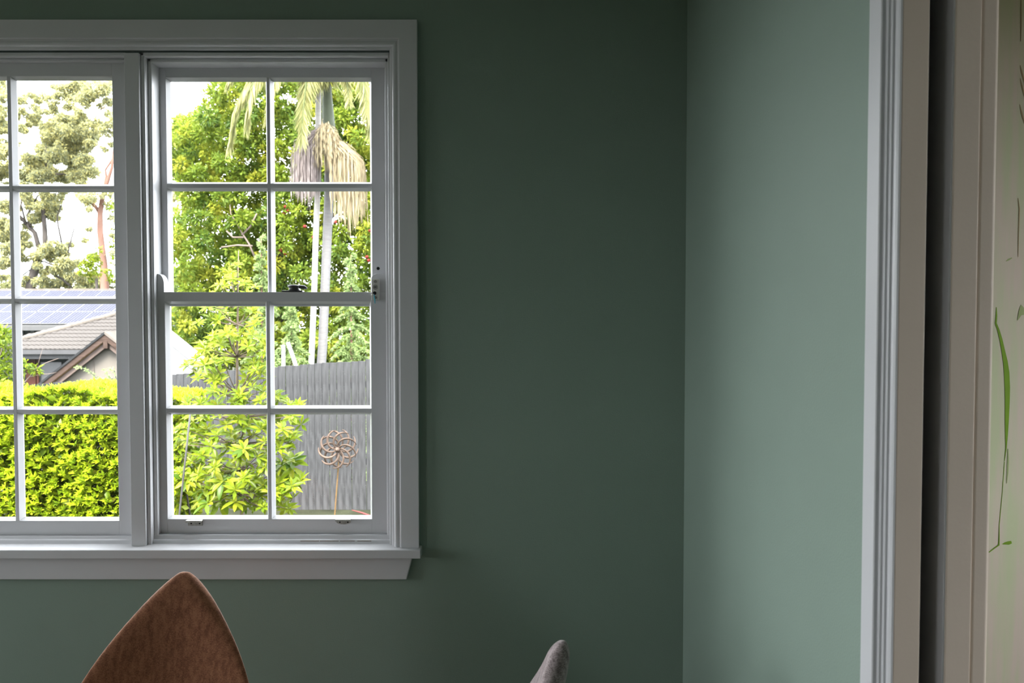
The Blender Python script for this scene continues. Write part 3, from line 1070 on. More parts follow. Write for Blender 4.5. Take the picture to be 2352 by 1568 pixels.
leafm = [leaf_shape(b_) for b_ in (.10, .22, .34)]
order = sorted(range(len(tips)), key=lambda k: -tips[k][1] / (tips[k][0].y - CAM_Y))
single_budget = 292
LC, LD, LN, LL, LW, LT = [], [], [], [], [], []
for k in order:
    p, r = tips[k]
    ax = Vector((random.uniform(-.5, .5), random.uniform(-.75, -.1), random.uniform(.35, 1))).normalized()
    e1 = ax.orthogonal().normalized()
    e2 = ax.cross(e1)
    nl = random.choice((7, 8, 9))
    ph = random.random() * 6.28
    for j in range(nl + 3):
        inner = j >= nl
        a = ph + j * 2.399
        el = random.uniform(-.15, .35) if not inner else random.uniform(.7, 1.3)
        d = (e1 * math.cos(a) + e2 * math.sin(a)) + ax * el
        d.normalize()
        Lh = r * random.uniform(.85, 1.15) * (.62 if inner else 1.)
        nrm = (ax - d * ax.dot(d)).normalized()
        if single_budget > 0:
            single_budget -= 1
            o = bpy.data.objects.new('leaf', random.choice(leafm))
            COL.objects.link(o)
            y_ = nrm.cross(d)
            mat = Matrix((d, y_, nrm)).transposed().to_4x4()
            mat.translation = p
            o.matrix_world = mat @ Matrix.Diagonal((Lh, Lh, Lh, 1))
            o.parent = yt
            o.matrix_parent_inverse = Matrix.Translation(yt.location).inverted()
        else:
            LC.append(p); LD.append(d); LN.append(nrm); LL.append(Lh); LW.append(Lh * .34); LT.append(min(1, max(0, .2 + .55 * random.random() + (.25 if inner else 0))))
leaf_cloud('foliage', np.array(LC), np.array(LD), np.array(LN), np.array(LL), np.array(LW), M['L_young'], yt, tint=np.array(LT), fold=.08, wide=.5)

# ---- grey stake, copper wind spinner, red rod
sk = tag(MB().tube([at(438, 940, 3.35), at(424, 1070, 3.35), at(411, 1190, 3.35), Vector((at(404, 1190, 3.35).x, 3.35, -.9))], .0072, 8).build('garden_stake', M['stake'], None, smooth=True), 'thin grey stake leaning among the leaves at left of the sash', 'stake')

WY = 6.7
wc = at(778, 1030, WY)
ws = empty('wind_spinner', (at(769, 1190, WY).x, WY, gz(WY)))
tag(ws, 'aged copper wind spinner with curled petal rings on a cane', 'wind spinner')
R = 44 * (WY - CAM_Y) / F_PX


def petal(a0, sgn, yoff, tilt):
    """half ring from the hub out to the rim"""
    pts = []
    for k in range(15):
        t = math.pi * k / 14
        lx, lz = R / 2 * (1 - math.cos(t)), sgn * R / 2 * math.sin(t) * .92
        yy = yoff * (1 + .0) - .035 * math.sin(t)
        pts.append((lx, lz, yy))
    rings = []
    for k, (lx, lz, yy) in enumerate(pts):
        t = math.pi * k / 14
        wdt = .004 + .0085 * math.sin(t)
        # flat strip: across the radius of the ring and a little twisted
        nx, nz = -math.cos(t), sgn * math.sin(t)
        ca, sa = math.cos(a0), math.sin(a0)
        ring = []
        for du, dv in ((-wdt, -.003), (wdt, -.004 - .006), (wdt, -.004), (-wdt, .003)):
            qx, qz, qy = lx + nx * du, lz + nz * du, yy + dv
            ring.append((wc.x + qx * ca - qz * sa, WY + qy, wc.z + qx * sa + qz * ca))
        rings.append(ring)
    return MB().loft(rings)


for k in range(9):
    petal(2 * math.pi * k / 9 + .25, 1, -.05, 0).build('front_petal', M['copper'], ws, smooth=True)
for k in range(9):
    petal(2 * math.pi * k / 9, -1, .02, 0).build('rear_petal', M['copper'], ws, smooth=True)
MB().lathe([(.004, -.105), (.026, -.09), (.031, -.075), (.028, -.05), (.012, -.04), (.010, .04)], (wc.x, WY, wc.z), 'y', 16).build('hub', M['copper'], ws, smooth=True)
MB().tube([(wc.x, WY + .045, wc.z), at(776, 1090, WY + .045), at(772, 1140, WY + .045), at(768.5, 1190, WY + .045), Vector((at(767, 1190, WY).x, WY + .045, gz(WY)))], .0085, 8).build('cane', M['cane'], ws, smooth=True)
tag(MB().tube([at(808, 1171, 6.2), at(830, 1177, 6.2), at(850, 1184, 6.2), Vector((at(885, 1190, 6.2).x, 6.2, gz(6.2)))], [.004, .010, .012, .012], 6).build('red_rod', M['red'], None, smooth=True), 'thin faded red rod low against the grey fence', 'rod')

# ---- leafy shrub with bare twigs behind the hedge (left panes)
SY = 7.0
sh = empty('leafy_shrub', (at(10, 900, SY).x, SY, gz(SY)))
tag(sh, 'green leafy shrub with bare pale twigs above the hedge, at left', 'shrub')
spots = [(at(px, py, SY + random.uniform(-.15, .15)), r * (SY - CAM_Y) / F_PX) for px, py, r in ((5, 770, 26), (-15, 790, 35), (12, 800, 22), (-10, 840, 40), (15, 860, 24), (10, 895, 30), (-25, 880, 40), (22, 910, 25), (60, 835, 12), (72, 845, 12), (82, 850, 10), (58, 850, 12), (-40, 760, 40))]
C, D, N = clumps(spots, 9500, .1)
leaf_cloud('foliage', C, D, N, rng.uniform(.05, .09, len(C)), rng.uniform(.02, .035, len(C)), M['L_young'], sh, tint=rng.random(len(C)) * .75)
root = Vector((at(20, 950, SY).x, SY, gz(SY)))
for pts, r in (([root, at(40, 895, SY), at(68, 865, SY), at(86, 843, SY), at(108, 832, SY), at(134, 823, SY)], .010),
               ([at(68, 865, SY), at(95, 860, SY), at(115, 858, SY), at(130, 855, SY)], .006),
               ([at(86, 843, SY), at(92, 820, SY), at(98, 800, SY)], .005),
               ([root, at(-10, 850, SY), at(5, 800, SY), at(18, 793, SY)], .012)):
    MB().tube(pts, [r * (1 - .75 * i / (len(pts) - 1)) for i in range(len(pts))], 6).build('twig', M['twig'], sh, smooth=True)

# ---- arching fronds in front of the beige gable
AY = 10.5
af = empty('arching_shrub', (at(262, 930, AY).x, AY, gz(AY)))
tag(af, 'thin arching green stems with tiny leaves before the beige gable', 'shrub')
g0 = Vector((at(262, 930, AY).x, AY, gz(AY)))
CC, DD = [], []
for pts in ([(255, 920), (246, 905), (236, 890), (222, 868), (205, 852), (188, 845), (174, 842)], [(266, 915), (262, 890), (256, 872), (246, 858), (238, 845)], [(262, 925), (240, 900), (228, 882), (232, 868)], [(275, 900), (268, 875), (262, 850), (254, 845)], [(270, 925), (258, 905), (244, 892)]):
    wp = [g0] + [at(x, y, AY + random.uniform(-.1, .1)) for x, y in pts]
    MB().tube(wp, [.012] + [.007 * (1 - .7 * i / len(pts)) for i in range(len(pts))], 5).build('stem', M['crownshaft'], af)
    for i in range(1, len(wp) - 1):
        for q in range(16):
            p = wp[i].lerp(wp[i + 1], q / 16)
            CC.append(p)
            DD.append(((wp[i + 1] - wp[i]).normalized() * .5 + Vector(rand_dirs(1)[0]) * .8))
CC, DD = np.array(CC), np.array(DD)
leaf_cloud('foliage', CC, DD, rand_dirs(len(CC)), .055, .016, M['L_con'], af)

# ---- brown-edged gable wing
GY = 19.5
gsc = (GY - CAM_Y) / F_PX
ga = empty('gabled_wing', (at(242, 905, GY).x, GY, gz(GY)))
tag(ga, 'beige gable end with weathered brown barge boards', 'building')
apx = at(242, 765, GY)
sl_ = (902 - 765) / (242 - 65)
run = 2.30
zb = gz(GY)
ex0, ex1 = apx.x - run, apx.x + run
ez = apx.z - run * sl_
# gable wall sheets either side of the battens
bt = [at(x, 880, GY).x for x in (128, 205, 300)]
edges = [ex0 + .3] + bt + [ex1 - .3]
for a, b2 in zip(edges, edges[1:]):
    def ztop(x):
        return apx.z - abs(x - apx.x) * sl_ - .12
    xs_ = sorted({a + .015, b2 - .015} | ({apx.x} if a < apx.x < b2 else set()))
    poly = [(xs_[0], zb), (xs_[-1], zb)] + [(x, ztop(x)) for x in reversed(xs_)]
    MB().prism(poly, 'y', GY + .25, GY + .30).build('wall_sheet', M['panel_wall'], ga)
for x in bt:
    MB().box(x - .02, x + .02, GY + .235, GY + .30, zb, apx.z - abs(x - apx.x) * sl_ - .12).build('batten', M['batten'], ga)
zr = at(205, 904, GY + .25).z
MB().box(ex0 + .3, ex1 - .3, GY + .22, GY + .30, zr - .05, zr).build('cross_rail', M['batten'], ga)
for sgn in (-1, 1):
    e = Vector((apx.x + sgn * run, GY, ez))
    d = Vector((sgn, 0, -sl_)).normalized()
    nrm = Vector((sgn * sl_, 0, 1)).normalized()
    Lr = (e - apx).length
    def slab(o0, o1, y0, y1, nm, mt, extra=0.):
        a0, a1 = apx + nrm * o0, apx + nrm * o1
        ring = lambda P0: None
        A = [apx + nrm * o0, apx + nrm * o1]
        # mitre at the ridge: keep the ridge end vertical
        def endp(o):
            t = -(nrm.x * o) / d.x
            return apx + nrm * o + d * t
        q0, q1 = endp(o0), endp(o1)
        r0, r1 = apx + nrm * o0 + d * Lr, apx + nrm * o1 + d * Lr
        poly = [(q0.x, q0.z), (r0.x, r0.z), (r1.x, r1.z), (q1.x, q1.z)]
        MB().prism(poly, 'y', y0, y1).build(nm, mt, ga)
    slab(-.02, .035, GY - .06, GY + 2.5, 'roof_sheet', M['house_wall'] if sgn < 0 else M['cap'])
    slab(-.155, -.02, GY - .03, GY + .02, 'barge_board', M['barge'])
    slab(-.295, -.165, GY + .06, GY + .12, 'inner_barge_board', M['barge_pale'])
    slab(-.17, -.145, GY - .0, GY + .10, 'barge_strip', M['cane'])
MB().box(apx.x - .05, apx.x + .07, GY - .04, GY + .24, apx.z - .42, apx.z - .20).build('apex_bracket', M['barge'], ga, bevel=.01)

# ---- tiled roof house
TY = 25.4   # eave line
pitch = math.radians(21.5)
te = empty('tiled_house', (-14.5, TY + 2, gz(TY)))
tag(te, 'low house with grey concrete-tiled hip roof behind the gable', 'house')
ze = at(120, 803, TY).z
cx = at(-30, 803, TY).x               # eave corner the hip starts from
up = Vector((0, math.cos(pitch), math.sin(pitch)))
nr = Vector((0, -math.sin(pitch), math.cos(pitch)))
rise = 3.9
xE = at(308, 760, TY).x
run_h = rise * math.cos(pitch)
MB().add([Vector((cx, TY, ze)), Vector((xE, TY, ze)), Vector((xE, TY + run_h, ze + rise * math.sin(pitch))), Vector((cx + run_h, TY + run_h, ze + rise * math.sin(pitch))),
          Vector((cx, TY, ze - .06)), Vector((xE, TY, ze - .06)), Vector((xE, TY + run_h, ze + rise * math.sin(pitch) - .06)), Vector((cx + run_h, TY + run_h, ze + rise * math.sin(pitch) - .06))],
         [(0, 1, 2, 3), (7, 6, 5, 4), (0, 4, 5, 1), (1, 5, 6, 2), (2, 6, 7, 3), (3, 7, 4, 0)]).build('roof_deck', M['house_wall'], te)
rf = empty('roof', (0, 0, 0), te)
tw, tl = .33, .345
# one tile: two rolls across, thick front lip
vs, fs = [], []
nseg = 8
for i in range(nseg + 1):
    u = i / nseg
    hgt = .030 * (.5 - .5 * math.cos(u * 4 * math.pi)) + .012
    vs += [(u * tw, -.035, hgt - .022), (u * tw, -.035, hgt + .030), (u * tw, tl, hgt)]
for i in range(nseg):
    a = i * 3
    fs += [(a, a + 3, a + 4, a + 1), (a + 1, a + 4, a + 5, a + 2)]
tme = bpy.data.meshes.new('roof_tile')
tme.from_pydata(vs, [], fs)
tme.materials.append(M['tile'])
rot = Matrix((Vector((1, 0, 0)), up, nr)).transposed().to_4x4()
xr_end = xE - .3
rows_n = int(rise / tl)
for r_ in range(rows_n):
    x_hip = cx + r_ * tl * math.cos(pitch)
    k = int((x_hip - cx) / tw)
    while cx + k * tw < xr_end:
        o = bpy.data.objects.new('roof_tile', tme)
        COL.objects.link(o)
        mt = rot.copy()
        mt.translation = Vector((cx + k * tw + random.uniform(-.006, .006), TY, ze)) + up * (r_ * tl) + nr * .006
        o.matrix_world = mt @ Matrix.Rotation(random.uniform(-.01, .01), 4, 'Z')
        o.parent = rf
        k += 1
hipdir = Vector((run_h, run_h, rise * math.sin(pitch))).normalized()
hip_len = Vector((run_h, run_h, rise * math.sin(pitch))).length
nc = int(hip_len / .40)
for k in range(nc):
    a = Vector((cx, TY, ze)) + hipdir * (k * .40) + Vector((0, 0, .05))
    b2 = a + hipdir * .43 + Vector((0, 0, .0))
    side = hipdir.cross(Vector((0, 0, 1))).normalized()
    upv = side.cross(hipdir).normalized()
    rings = []
    for p, rad in ((a, .135), (b2, .115)):
        rings.append([p + side * rad * math.cos(math.pi * q / 6) + upv * rad * .8 * math.sin(math.pi * q / 6) for q in range(7)] + [p - side * rad + upv * -.03, p + side * rad + upv * -.03])
    MB().loft(rings).build('hip_cap', M['cap'], rf)
zg = ze - .02
MB().prism([(TY - .14, zg + .02), (TY - .14, zg - .13), (TY - .02, zg - .15), (TY + .02, zg - .15), (TY + .02, zg + .0)], 'x', cx - .1, xE).build('gutter', M['fascia'], te)
MB().box(cx, xE, TY + .02, TY + .06, zg - .26, zg - .10).build('fascia', M['fascia'], te)
MB().box(cx + .6, xE, TY + .7, TY + .9, gz(TY) - .5, zg - .1).build('wall', M['house_wall'], te)
MB().box(cx, xE, TY + .02, TY + .9, zg - .30, zg - .27).build('soffit', M['fascia'], te)
for px0_, px1_ in ((62, 84), (86, 91)):
    MB().box(at(px0_, 870, TY + .6).x, at(px1_, 870, TY + .6).x, TY + .55, TY + .69, gz(TY) - .5, zg - .28).build('timber_post', M['redbrown'], te)
wd = empty('house_window', (0, 0, 0), te)
wx0, wx1 = at(92, 860, TY + .6).x, at(140, 860, TY + .6).x
MB().box(wx0, wx1, TY + .64, TY + .66, zg - 1.5, zg - .45).build('window_pane', M['dark_metal'], wd)
MB().box(wx0 - .06, wx0, TY + .60, TY + .70, zg - 1.55, zg - .4).build('window_frame', M['fascia'], wd)

# ---- far house with solar panels
PYY = 39.5
so = empty('solar_house', (-25, PYY + 3, gz(PYY)))
tag(so, 'distant house whose whole roof slope carries solar panels', 'house')
pe = at(100, 748, PYY)
pr_ = at(100, 669, PYY + 4.9)
pitch2 = math.atan2(pr_.z - pe.z, 4.9)
slen = math.hypot(pr_.z - pe.z, 4.9)
xa, xb = at(-190, 740, PYY).x, at(420, 740, PYY).x
up2 = Vector((0, math.cos(pitch2), math.sin(pitch2)))
nr2 = Vector((0, -math.sin(pitch2), math.cos(pitch2)))
p0 = Vector((0, PYY, pe.z))
q = [Vector((xa, PYY, pe.z)), Vector((xb, PYY, pe.z)), Vector((xb, PYY, pe.z)) + up2 * slen, Vector((xa, PYY, pe.z)) + up2 * slen]
MB().add(q + [v + Vector((0, 0, -.12)) for v in q], [(0, 1, 2, 3), (7, 6, 5, 4), (0, 4, 5, 1), (1, 5, 6, 2), (2, 6, 7, 3), (3, 7, 4, 0)]).build('roof_sheet', M['alu'], so)
MB().box(xa, xb, PYY + 4.75, PYY + 5.05, pr_.z - .12, pr_.z + .16).build('ridge_cap', M['cap'], so)
MB().box(xa, xb, PYY - .18, PYY + .05, pe.z - .24, pe.z - .02).build('gutter', M['alu'], so)
MB().box(xa + .3, xb - .3, PYY + .6, PYY + .8, gz(PYY) - .3, pe.z - .1).build('wall', M['house_wall'], so)
for px0_ in (45, 70, 110):
    MB().box(at(px0_, 765, PYY + .5).x, at(px0_ + 8, 765, PYY + .5).x, PYY + .5, PYY + .6, gz(PYY) - .3, pe.z - .12).build('porch_post', M['alu'], so)
pw_, ph_ = .99, 1.65
base_me = None
for row, s0_ in ((0, .10), (1, .10 + ph_ + .10), (2, .10 + 2 * (ph_ + .10))):
    hrow = min(ph_, slen - s0_ - .12)
    if hrow < .4:
        continue
    k = 0
    while xa + .2 + (k + 1) * (pw_ + .03) < xb:
        org = Vector((xa + .2 + k * (pw_ + .03), PYY, pe.z)) + up2 * s0_ + nr2 * .06
        rot2 = Matrix((Vector((1, 0, 0)), up2, nr2)).transposed().to_4x4()
        rot2.translation = org
        o = MB().box(0, pw_, 0, hrow, 0, .035).build('solar_panel', M['panel_frame'], None)
        o.matrix_world = rot2
        attach(o, so)
        c_ = MB().box(.02, pw_ - .02, .02, hrow - .02, .034, .037).build('cell_sheet', M['solar'], None)
        c_.parent = o
        k += 1

# ---- white shed at the far side of the fence
HY2 = 15.0
wsd = empty('white_shed', (at(330, 850, HY2).x, HY2, gz(HY2)))
tag(wsd, 'bright white sloping-roofed shed showing over the fence, behind the young tree', 'shed')
a_ = at(311, 692, HY2 + .6)
e_ = at(478, 826, HY2 + .6)
slp = (a_.z - e_.z) / (e_.x - a_.x)
xw0, xw1 = a_.x + .05, e_.x - .12
MB().prism([(xw0, gz(HY2) - .3), (xw1, gz(HY2) - .3), (xw1, a_.z - (xw1 - a_.x) * slp - .04), (xw0, a_.z - .05 * slp - .04)], 'y', HY2 + .08, HY2 + .55).build('wall', M['whitewash'], wsd)
MB().prism([(a_.x, a_.z), (e_.x, e_.z), (e_.x, e_.z - .05), (a_.x, a_.z - .05)], 'y', HY2, HY2 + .6).build('roof_sheet', M['whitewash'], wsd)
MB().prism([(a_.x, a_.z + .005), (e_.x, e_.z + .005), (e_.x, e_.z - .10), (a_.x, a_.z - .10)], 'y', HY2 - .02, HY2).build('barge_cap', M['whitewash'], wsd)

# ---- two white posts behind the fence
for pts, lab in (([(651, 792), (651, 845)], 'short upright white post above the fence, left of the palm trunks'), ([(661, 786), (674, 822), (681, 845)], 'leaning white post above the fence beside the upright one')):
    wp = [at(x, y, 11.6) for x, y in pts]
    lastp = wp[-1]
    wp.append(Vector((lastp.x + (.35 if len(pts) > 2 else 0), 11.6, gz(11.6))))
    tag(MB().tube(wp, .035, 8).build('white_post', M['whitewash'], None, smooth=False), lab, 'post', 'white posts behind the fence')

# ---- palm: two trunks, crownshaft, drooping fronds, hanging seed strands
PY_ = 19.0
psc = (PY_ - CAM_Y) / F_PX
pm = empty('palm_tree', (at(735, 840, PY_).x, PY_, gz(PY_)))
tag(pm, 'tall palm with two pale trunks and hanging straw seed strands', 'palm')
def vine(pts, r, name, mat, Y, par, sides=9, foot=True):
    wp = [at(x, y, Y) for x, y in pts]
    if foot:
        wp.append(Vector((wp[-1].x + (wp[-1].x - wp[-2].x) * .5, Y, gz(Y))))
    rr_ = r if hasattr(r, '__len__') else [r] * len(wp)
    return MB().tube(wp, rr_, sides).build(name, mat, par, smooth=True)
vine([(732, 120), (731, 300), (729.5, 440), (725, 560), (722, 670), (717, 790), (715, 840)], 6.6 * psc, 'trunk', M['palm_trunk'], PY_, pm)
vine([(757, 320), (755.5, 450), (751, 560), (746.5, 670), (741.5, 790), (738, 840)], 10.6 * psc, 'trunk', M['palm_trunk2'], PY_ + .35, pm)
vine([(748, 150), (752, 230), (755, 290), (757, 325)], [8 * psc, 12 * psc, 15 * psc, 13 * psc], 'crownshaft', M['crownshaft'], PY_ + .35, pm, foot=False)
def strands(origin, reach, n, cx_, cz_, hang, mat, name, Y, seedx):
    V, Fc, T = [], [], []
    C, D, N, L, W, TT = [], [], [], [], [], []
    for i in range(n):
        a = rng.uniform(-1, 1)
        ry = rng.uniform(-1, 1) * .55
        rx = (cx_ + a * reach) * psc
        top = origin + Vector((rng.normal() * 6 * psc, rng.normal() * .1, rng.normal() * 5 * psc))
        out = origin + Vector((rx, ry, (cz_ - abs(a) * 26 * rng.uniform(.6, 1.4) + rng.normal() * 8) * psc))
        hl = hang * psc * rng.uniform(.55, 1.15) * (1 - .35 * abs(a))
        end = out + Vector((rx * .06, 0, -hl))
        pts = [top, top.lerp(out, .6) + Vector((0, 0, .10)), out, out.lerp(end, .35), out.lerp(end, .7), end]
        t = rng.random()
        for p, q_ in zip(pts, pts[1:]):
            d = q_ - p
            C.append(p); D.append(d); N.append((rng.normal() * .5, -1, rng.normal() * .4)); L.append(d.length * 1.12); W.append(.026); TT.append(t)
    return leaf_cloud(name, np.array(C), np.array(D), np.array(N), np.array(L), np.array(W), mat, pm, tint=np.array(TT), fold=.0, wide=.5)
strands(at(742, 305, PY_ - .3), 24, 300, -36, -25, 120, M['L_strawA'], 'mauve_seed_strands', PY_, 1)
strands(at(758, 325, PY_ - .3), 34, 340, 40, -30, 150, M['L_straw'], 'straw_seed_strands', PY_, 2)
strands(at(748, 300, PY_ - .4), 26, 160, 4, 2, 80, M['L_straw'], 'upper_seed_strands', PY_, 3)
def frond(pts, lf, n=150):
    wp = [at(x, y, PY_ + dy) for x, y, dy in pts]
    MB().tube(wp, [.035 * (1 - .8 * i / (len(wp) - 1)) for i in range(len(wp))], 6).build('frond_rib', M['L_palm'], pm)
    C, D, N, L = [], [], [], []
    for i in range(n):
        t = (i + .5) / n * (len(wp) - 1)
        k = min(int(t), len(wp) - 2)
        p = wp[k].lerp(wp[k + 1], t - k)
        d = (wp[k + 1] - wp[k]).normalized()
        side = d.cross(Vector((0, 0, 1)))
        if side.length < .1:
            side = Vector((1, 0, 0))
        side.normalize()
        for sg in (-1, 1):
            for _ in range(2):
                C.append(p)
                D.append(side * sg * rng.uniform(.1, .6) + d * rng.uniform(.2, .6) + Vector((0, 0, -rng.uniform(.5, 1.3))))
                N.append(rand_dirs(1)[0])
                L.append(lf * rng.uniform(.6, 1.1) * (1 - .4 * i / n))
    return C, D, N, L
FC, FD, FN, FL = [], [], [], []
for pts, lf in (([(748, 160, 0), (690, 105, -.9), (630, 120, -1.4), (590, 165, -1.7), (572, 225, -1.8), (566, 275, -1.8)], .9),
                ([(748, 160, .2), (765, 120, -1.2), (815, 130, -1.7), (835, 185, -1.9), (842, 250, -2.0)], .85),
                ([(748, 160, 0), (700, 120, -.4), (640, 130, -.8), (575, 175, -1.0), (540, 245, -1.1), (527, 325, -1.1)], .95),
                ([(748, 160, .2), (720, 150, -.6), (703, 190, -1.1), (697, 250, -1.3), (692, 312, -1.4)], .85),
                ([(748, 150, .3), (790, 110, 0), (830, 140, .2), (848, 210, .3), (853, 290, .3)], .9),
                ([(748, 150, .3), (800, 90, -.5), (860, 110, -.8), (905, 180, -1.0)], .62),
                ([(748, 150, .3), (690, 80, .2), (620, 90, .2), (560, 130, .2), (520, 190, .2)], .62),
                ([(748, 150, .3), (680, 130, -1.2), (645, 160, -1.6), (620, 215, -1.8), (612, 270, -1.9)], .55),
                ([(748, 150, .3), (775, 150, -.9), (795, 180, -1.3), (802, 230, -1.5)], .5),
                ([(748, 150, .3), (735, 70, -.5), (760, 60, -1.0), (780, 130, -1.6)], .5)):
    a1, a2, a3, a4 = frond(pts, lf)
    FC += a1; FD += a2; FN += a3; FL += a4
leaf_cloud('frond_leaflets', np.array(FC), np.array(FD), np.array(FN), np.array(FL), .04, M['L_palm'], pm, fold=.03)

# ---- broad-leaved tree filling the right-hand sash
BY = 26.0
bsc = (BY - CAM_Y) / F_PX
bt_ = empty('broadleaf_tree', (at(640, 850, BY).x, BY, gz(BY)))
tag(bt_, 'dense broad-leaved tree with red berries behind the palm', 'tree')
spots = []
def fill(region, n, r0, r1, Y, dy, keep=None):
    out = []
    tries = 0
    while len(out) < n and tries < n * 20:
        tries += 1
        x_ = random.uniform(region[0], region[2]); y_ = random.uniform(region[1], region[3])
        if keep and not keep(x_, y_):
            continue
        yy = Y + random.uniform(-dy, dy)
        out.append((at(x_, y_, yy), random.uniform(r0, r1) * (yy - CAM_Y) / F_PX))
    return out
def in_crown(x, y):
    # the crown's left shoulder leaves the sky open at the upper left
    if y < 270 and x < 500 + (200 - y) * .1 - (y - 190) * 1.1:
        return False
    if 380 < y < 520 and x < 395 + max(0, 40 - abs(y - 455)) * .9:
        return False
    return True
spots = []
for lay, (dy, step, r0, r1) in enumerate(((-1.6, 36, 17, 30), (-.2, 34, 18, 30), (1.4, 34, 22, 32))):
    gy = 168 + lay * 9
    while gy < 850:
        gx = 392 + (gy * 7 % 17)
        while gx < 915:
            x_, y_ = gx + random.uniform(-15, 15), gy + random.uniform(-15, 15)
            if in_crown(x_, y_) and random.random() < (.93, .95, .97)[lay]:
                yy = BY + dy + random.uniform(-.6, .6)
                spots.append((at(x_, y_, yy), random.uniform(r0, r1) * (yy - CAM_Y) / F_PX))
            gx += step
        gy += step
C, D, N = clumps(spots, 1150, .15)
big_n = len(C)
leaf_cloud('foliage', C, D, N, rng.uniform(.12, .22, big_n), rng.uniform(.06, .10, big_n), M['L_big'], bt_, tint=np.clip(np.concatenate([np.full(max(8, int(1150 * r * r)), rng.random() ** 1.2) for c, r in spots]) * .65 + rng.random(big_n) * .35, 0, 1))
vine([(640, 500), (648, 600), (650, 700), (655, 850)], [.10, .16, .2, .22, .24], 'trunk', M['gum_bark'], BY, bt_)
for pts in ([(650, 660), (600, 600), (560, 540), (530, 470)], [(650, 640), (700, 560), (780, 480)], [(645, 560), (620, 480), (600, 380), (640, 260)], [(660, 620), (720, 600), (800, 580)]):
    vine(pts, [.12, .09, .06, .03], 'branch', M['gum_bark'], BY + random.uniform(-.5, .5), bt_, foot=False)
for pts in ([(585, 590), (572, 560), (556, 535), (530, 490), (528, 470)], [(556, 540), (575, 520), (590, 490)], [(580, 565), (545, 563), (508, 568)], [(560, 545), (535, 545), (520, 530)]):
    vine(pts, [.035, .03, .025, .018, .012][:len(pts)], 'bare_branch', M['twig'], BY - 2.1, bt_, 6, foot=False)
for px, py in ((655, 475), (662, 484), (653, 490), (700, 520), (645, 576), (655, 582), (648, 572), (847, 598), (843, 590), (770, 510), (720, 545), (850, 530)):
    p = at(px, py, BY - 1.9)
    MB().lathe([(.004, -.06), (.05, -.035), (.065, 0), (.05, .04), (.004, .06)], p, 'z', 8).build('berry_cluster', M['berry'], bt_, smooth=True)

# ---- feathery conifers along the fence
for k, (px, top, bot, hw_, Y, lab) in enumerate(((806, 585, 850, 68, 14.6, 'pale feathery conifer right of the palm trunks'), (668, 690, 850, 56, 12.9, 'pale feathery conifer between the young tree and the palm trunks'), (600, 545, 850, 50, 15.5, 'tall pale feathery conifer behind the middle glazing bar'), (885, 640, 850, 60, 16.6, 'pale feathery conifer at the far right of the sash'))):
    cf = empty('feathery_conifer', (at(px, 850, Y).x, Y, gz(Y)))
    tag(cf, lab, 'conifer', 'feathery conifers behind the fence')
    sc_ = (Y - CAM_Y) / F_PX
    tp_ = at(px, top, Y)
    MB().tube([(tp_.x + .02, Y, gz(Y)), (tp_.x, Y, (tp_.z + gz(Y)) / 2), tp_], [.05, .035, .008], 7).build('trunk', M['gum_pink'], cf, smooth=True)
    CC, DD, LLn = [], [], []
    zb_ = gz(Y) + .4
    nb = 95
    for j in range(nb):
        f = (j / nb) ** .8
        z_ = tp_.z - (tp_.z - zb_) * f
        reach = hw_ * sc_ * (.12 + .95 * min(1, f * 1.9)) * random.uniform(.45, 1.2)
        a = j * 2.4 + random.random()
        d = Vector((math.cos(a), math.sin(a), .25)).normalized()
        prev = Vector((tp_.x, Y, z_))
        kk = random.uniform(.0, .6)
        for q_ in range(7):
            t = (q_ + 1) / 7
            p = Vector((tp_.x, Y, z_)) + Vector((math.cos(a), math.sin(a), 0)) * reach * t + Vector((0, 0, reach * (kk * t - .6 * t * t)))
            dirv = (p - prev).normalized()
            for _ in range(34):
                CC.append(prev.lerp(p, random.random()))
                v = Vector(rand_dirs(1)[0])
                DD.append(dirv * .8 + v * .9 + Vector((0, 0, -.3)))
                LLn.append(random.uniform(.05, .13) * (1.1 - .4 * t))
            prev = p
    CC, DD = np.array(CC), np.array(DD)
    leaf_cloud('foliage', CC, DD, rand_dirs(len(CC)), np.array(LLn), .026, M['L_con'], cf)

# ---- gum trees down the hill
def gum(name, label, Y, foot_px, trunk, branches, balls, mat_b, dens, leafL, leafm_, seed_depth=1.6, group='gum trees down the hill'):
    t = empty(name, (at(foot_px, 720, Y).x, Y, gz(Y)))
    tag(t, label, 'tree', group)
    sc_ = (Y - CAM_Y) / F_PX
    pts = [(p[0], p[1]) for p in trunk]
    rr_ = [p[2] * sc_ for p in trunk]
    vine(pts, rr_ + [rr_[-1] * 1.15], 'trunk', mat_b, Y, t, 9)
    for br in branches:
        vine([(p[0], p[1]) for p in br], [p[2] * sc_ for p in br], 'branch', mat_b, Y + random.uniform(-.4, .4), t, 7, foot=False)
    sp_ = [(at(x, y, Y + random.uniform(-1, 1) * seed_depth), r * sc_) for x, y, r in balls]
    # break each ball into smaller leafy sprays
    fine = []
    for c, r in sp_:
        for _ in range(34):
            d = Vector(rand_dirs(1)[0])
            fine.append((c + Vector((d.x * r * .75, d.y * r, d.z * r * .6)), r * random.uniform(.14, .40)))
    Cs = []
    for c, r in fine:
        nn = max(6, int(dens * r * r))
        Cs.append(np.array(c) + rng.normal(size=(nn, 3)) * np.array([.62, .62, .5]) * r)
    C = np.concatenate(Cs)
    D = rand_dirs(len(C)) + np.array([0, 0, -.6])
    N = rand_dirs(len(C)) + np.array([0, -.2, .5])
    leaf_cloud('foliage', C, D, N, rng.uniform(.7, 1.3, len(C)) * leafL, rng.uniform(.7, 1.2, len(C)) * leafL * .30, leafm_, t)
    return t


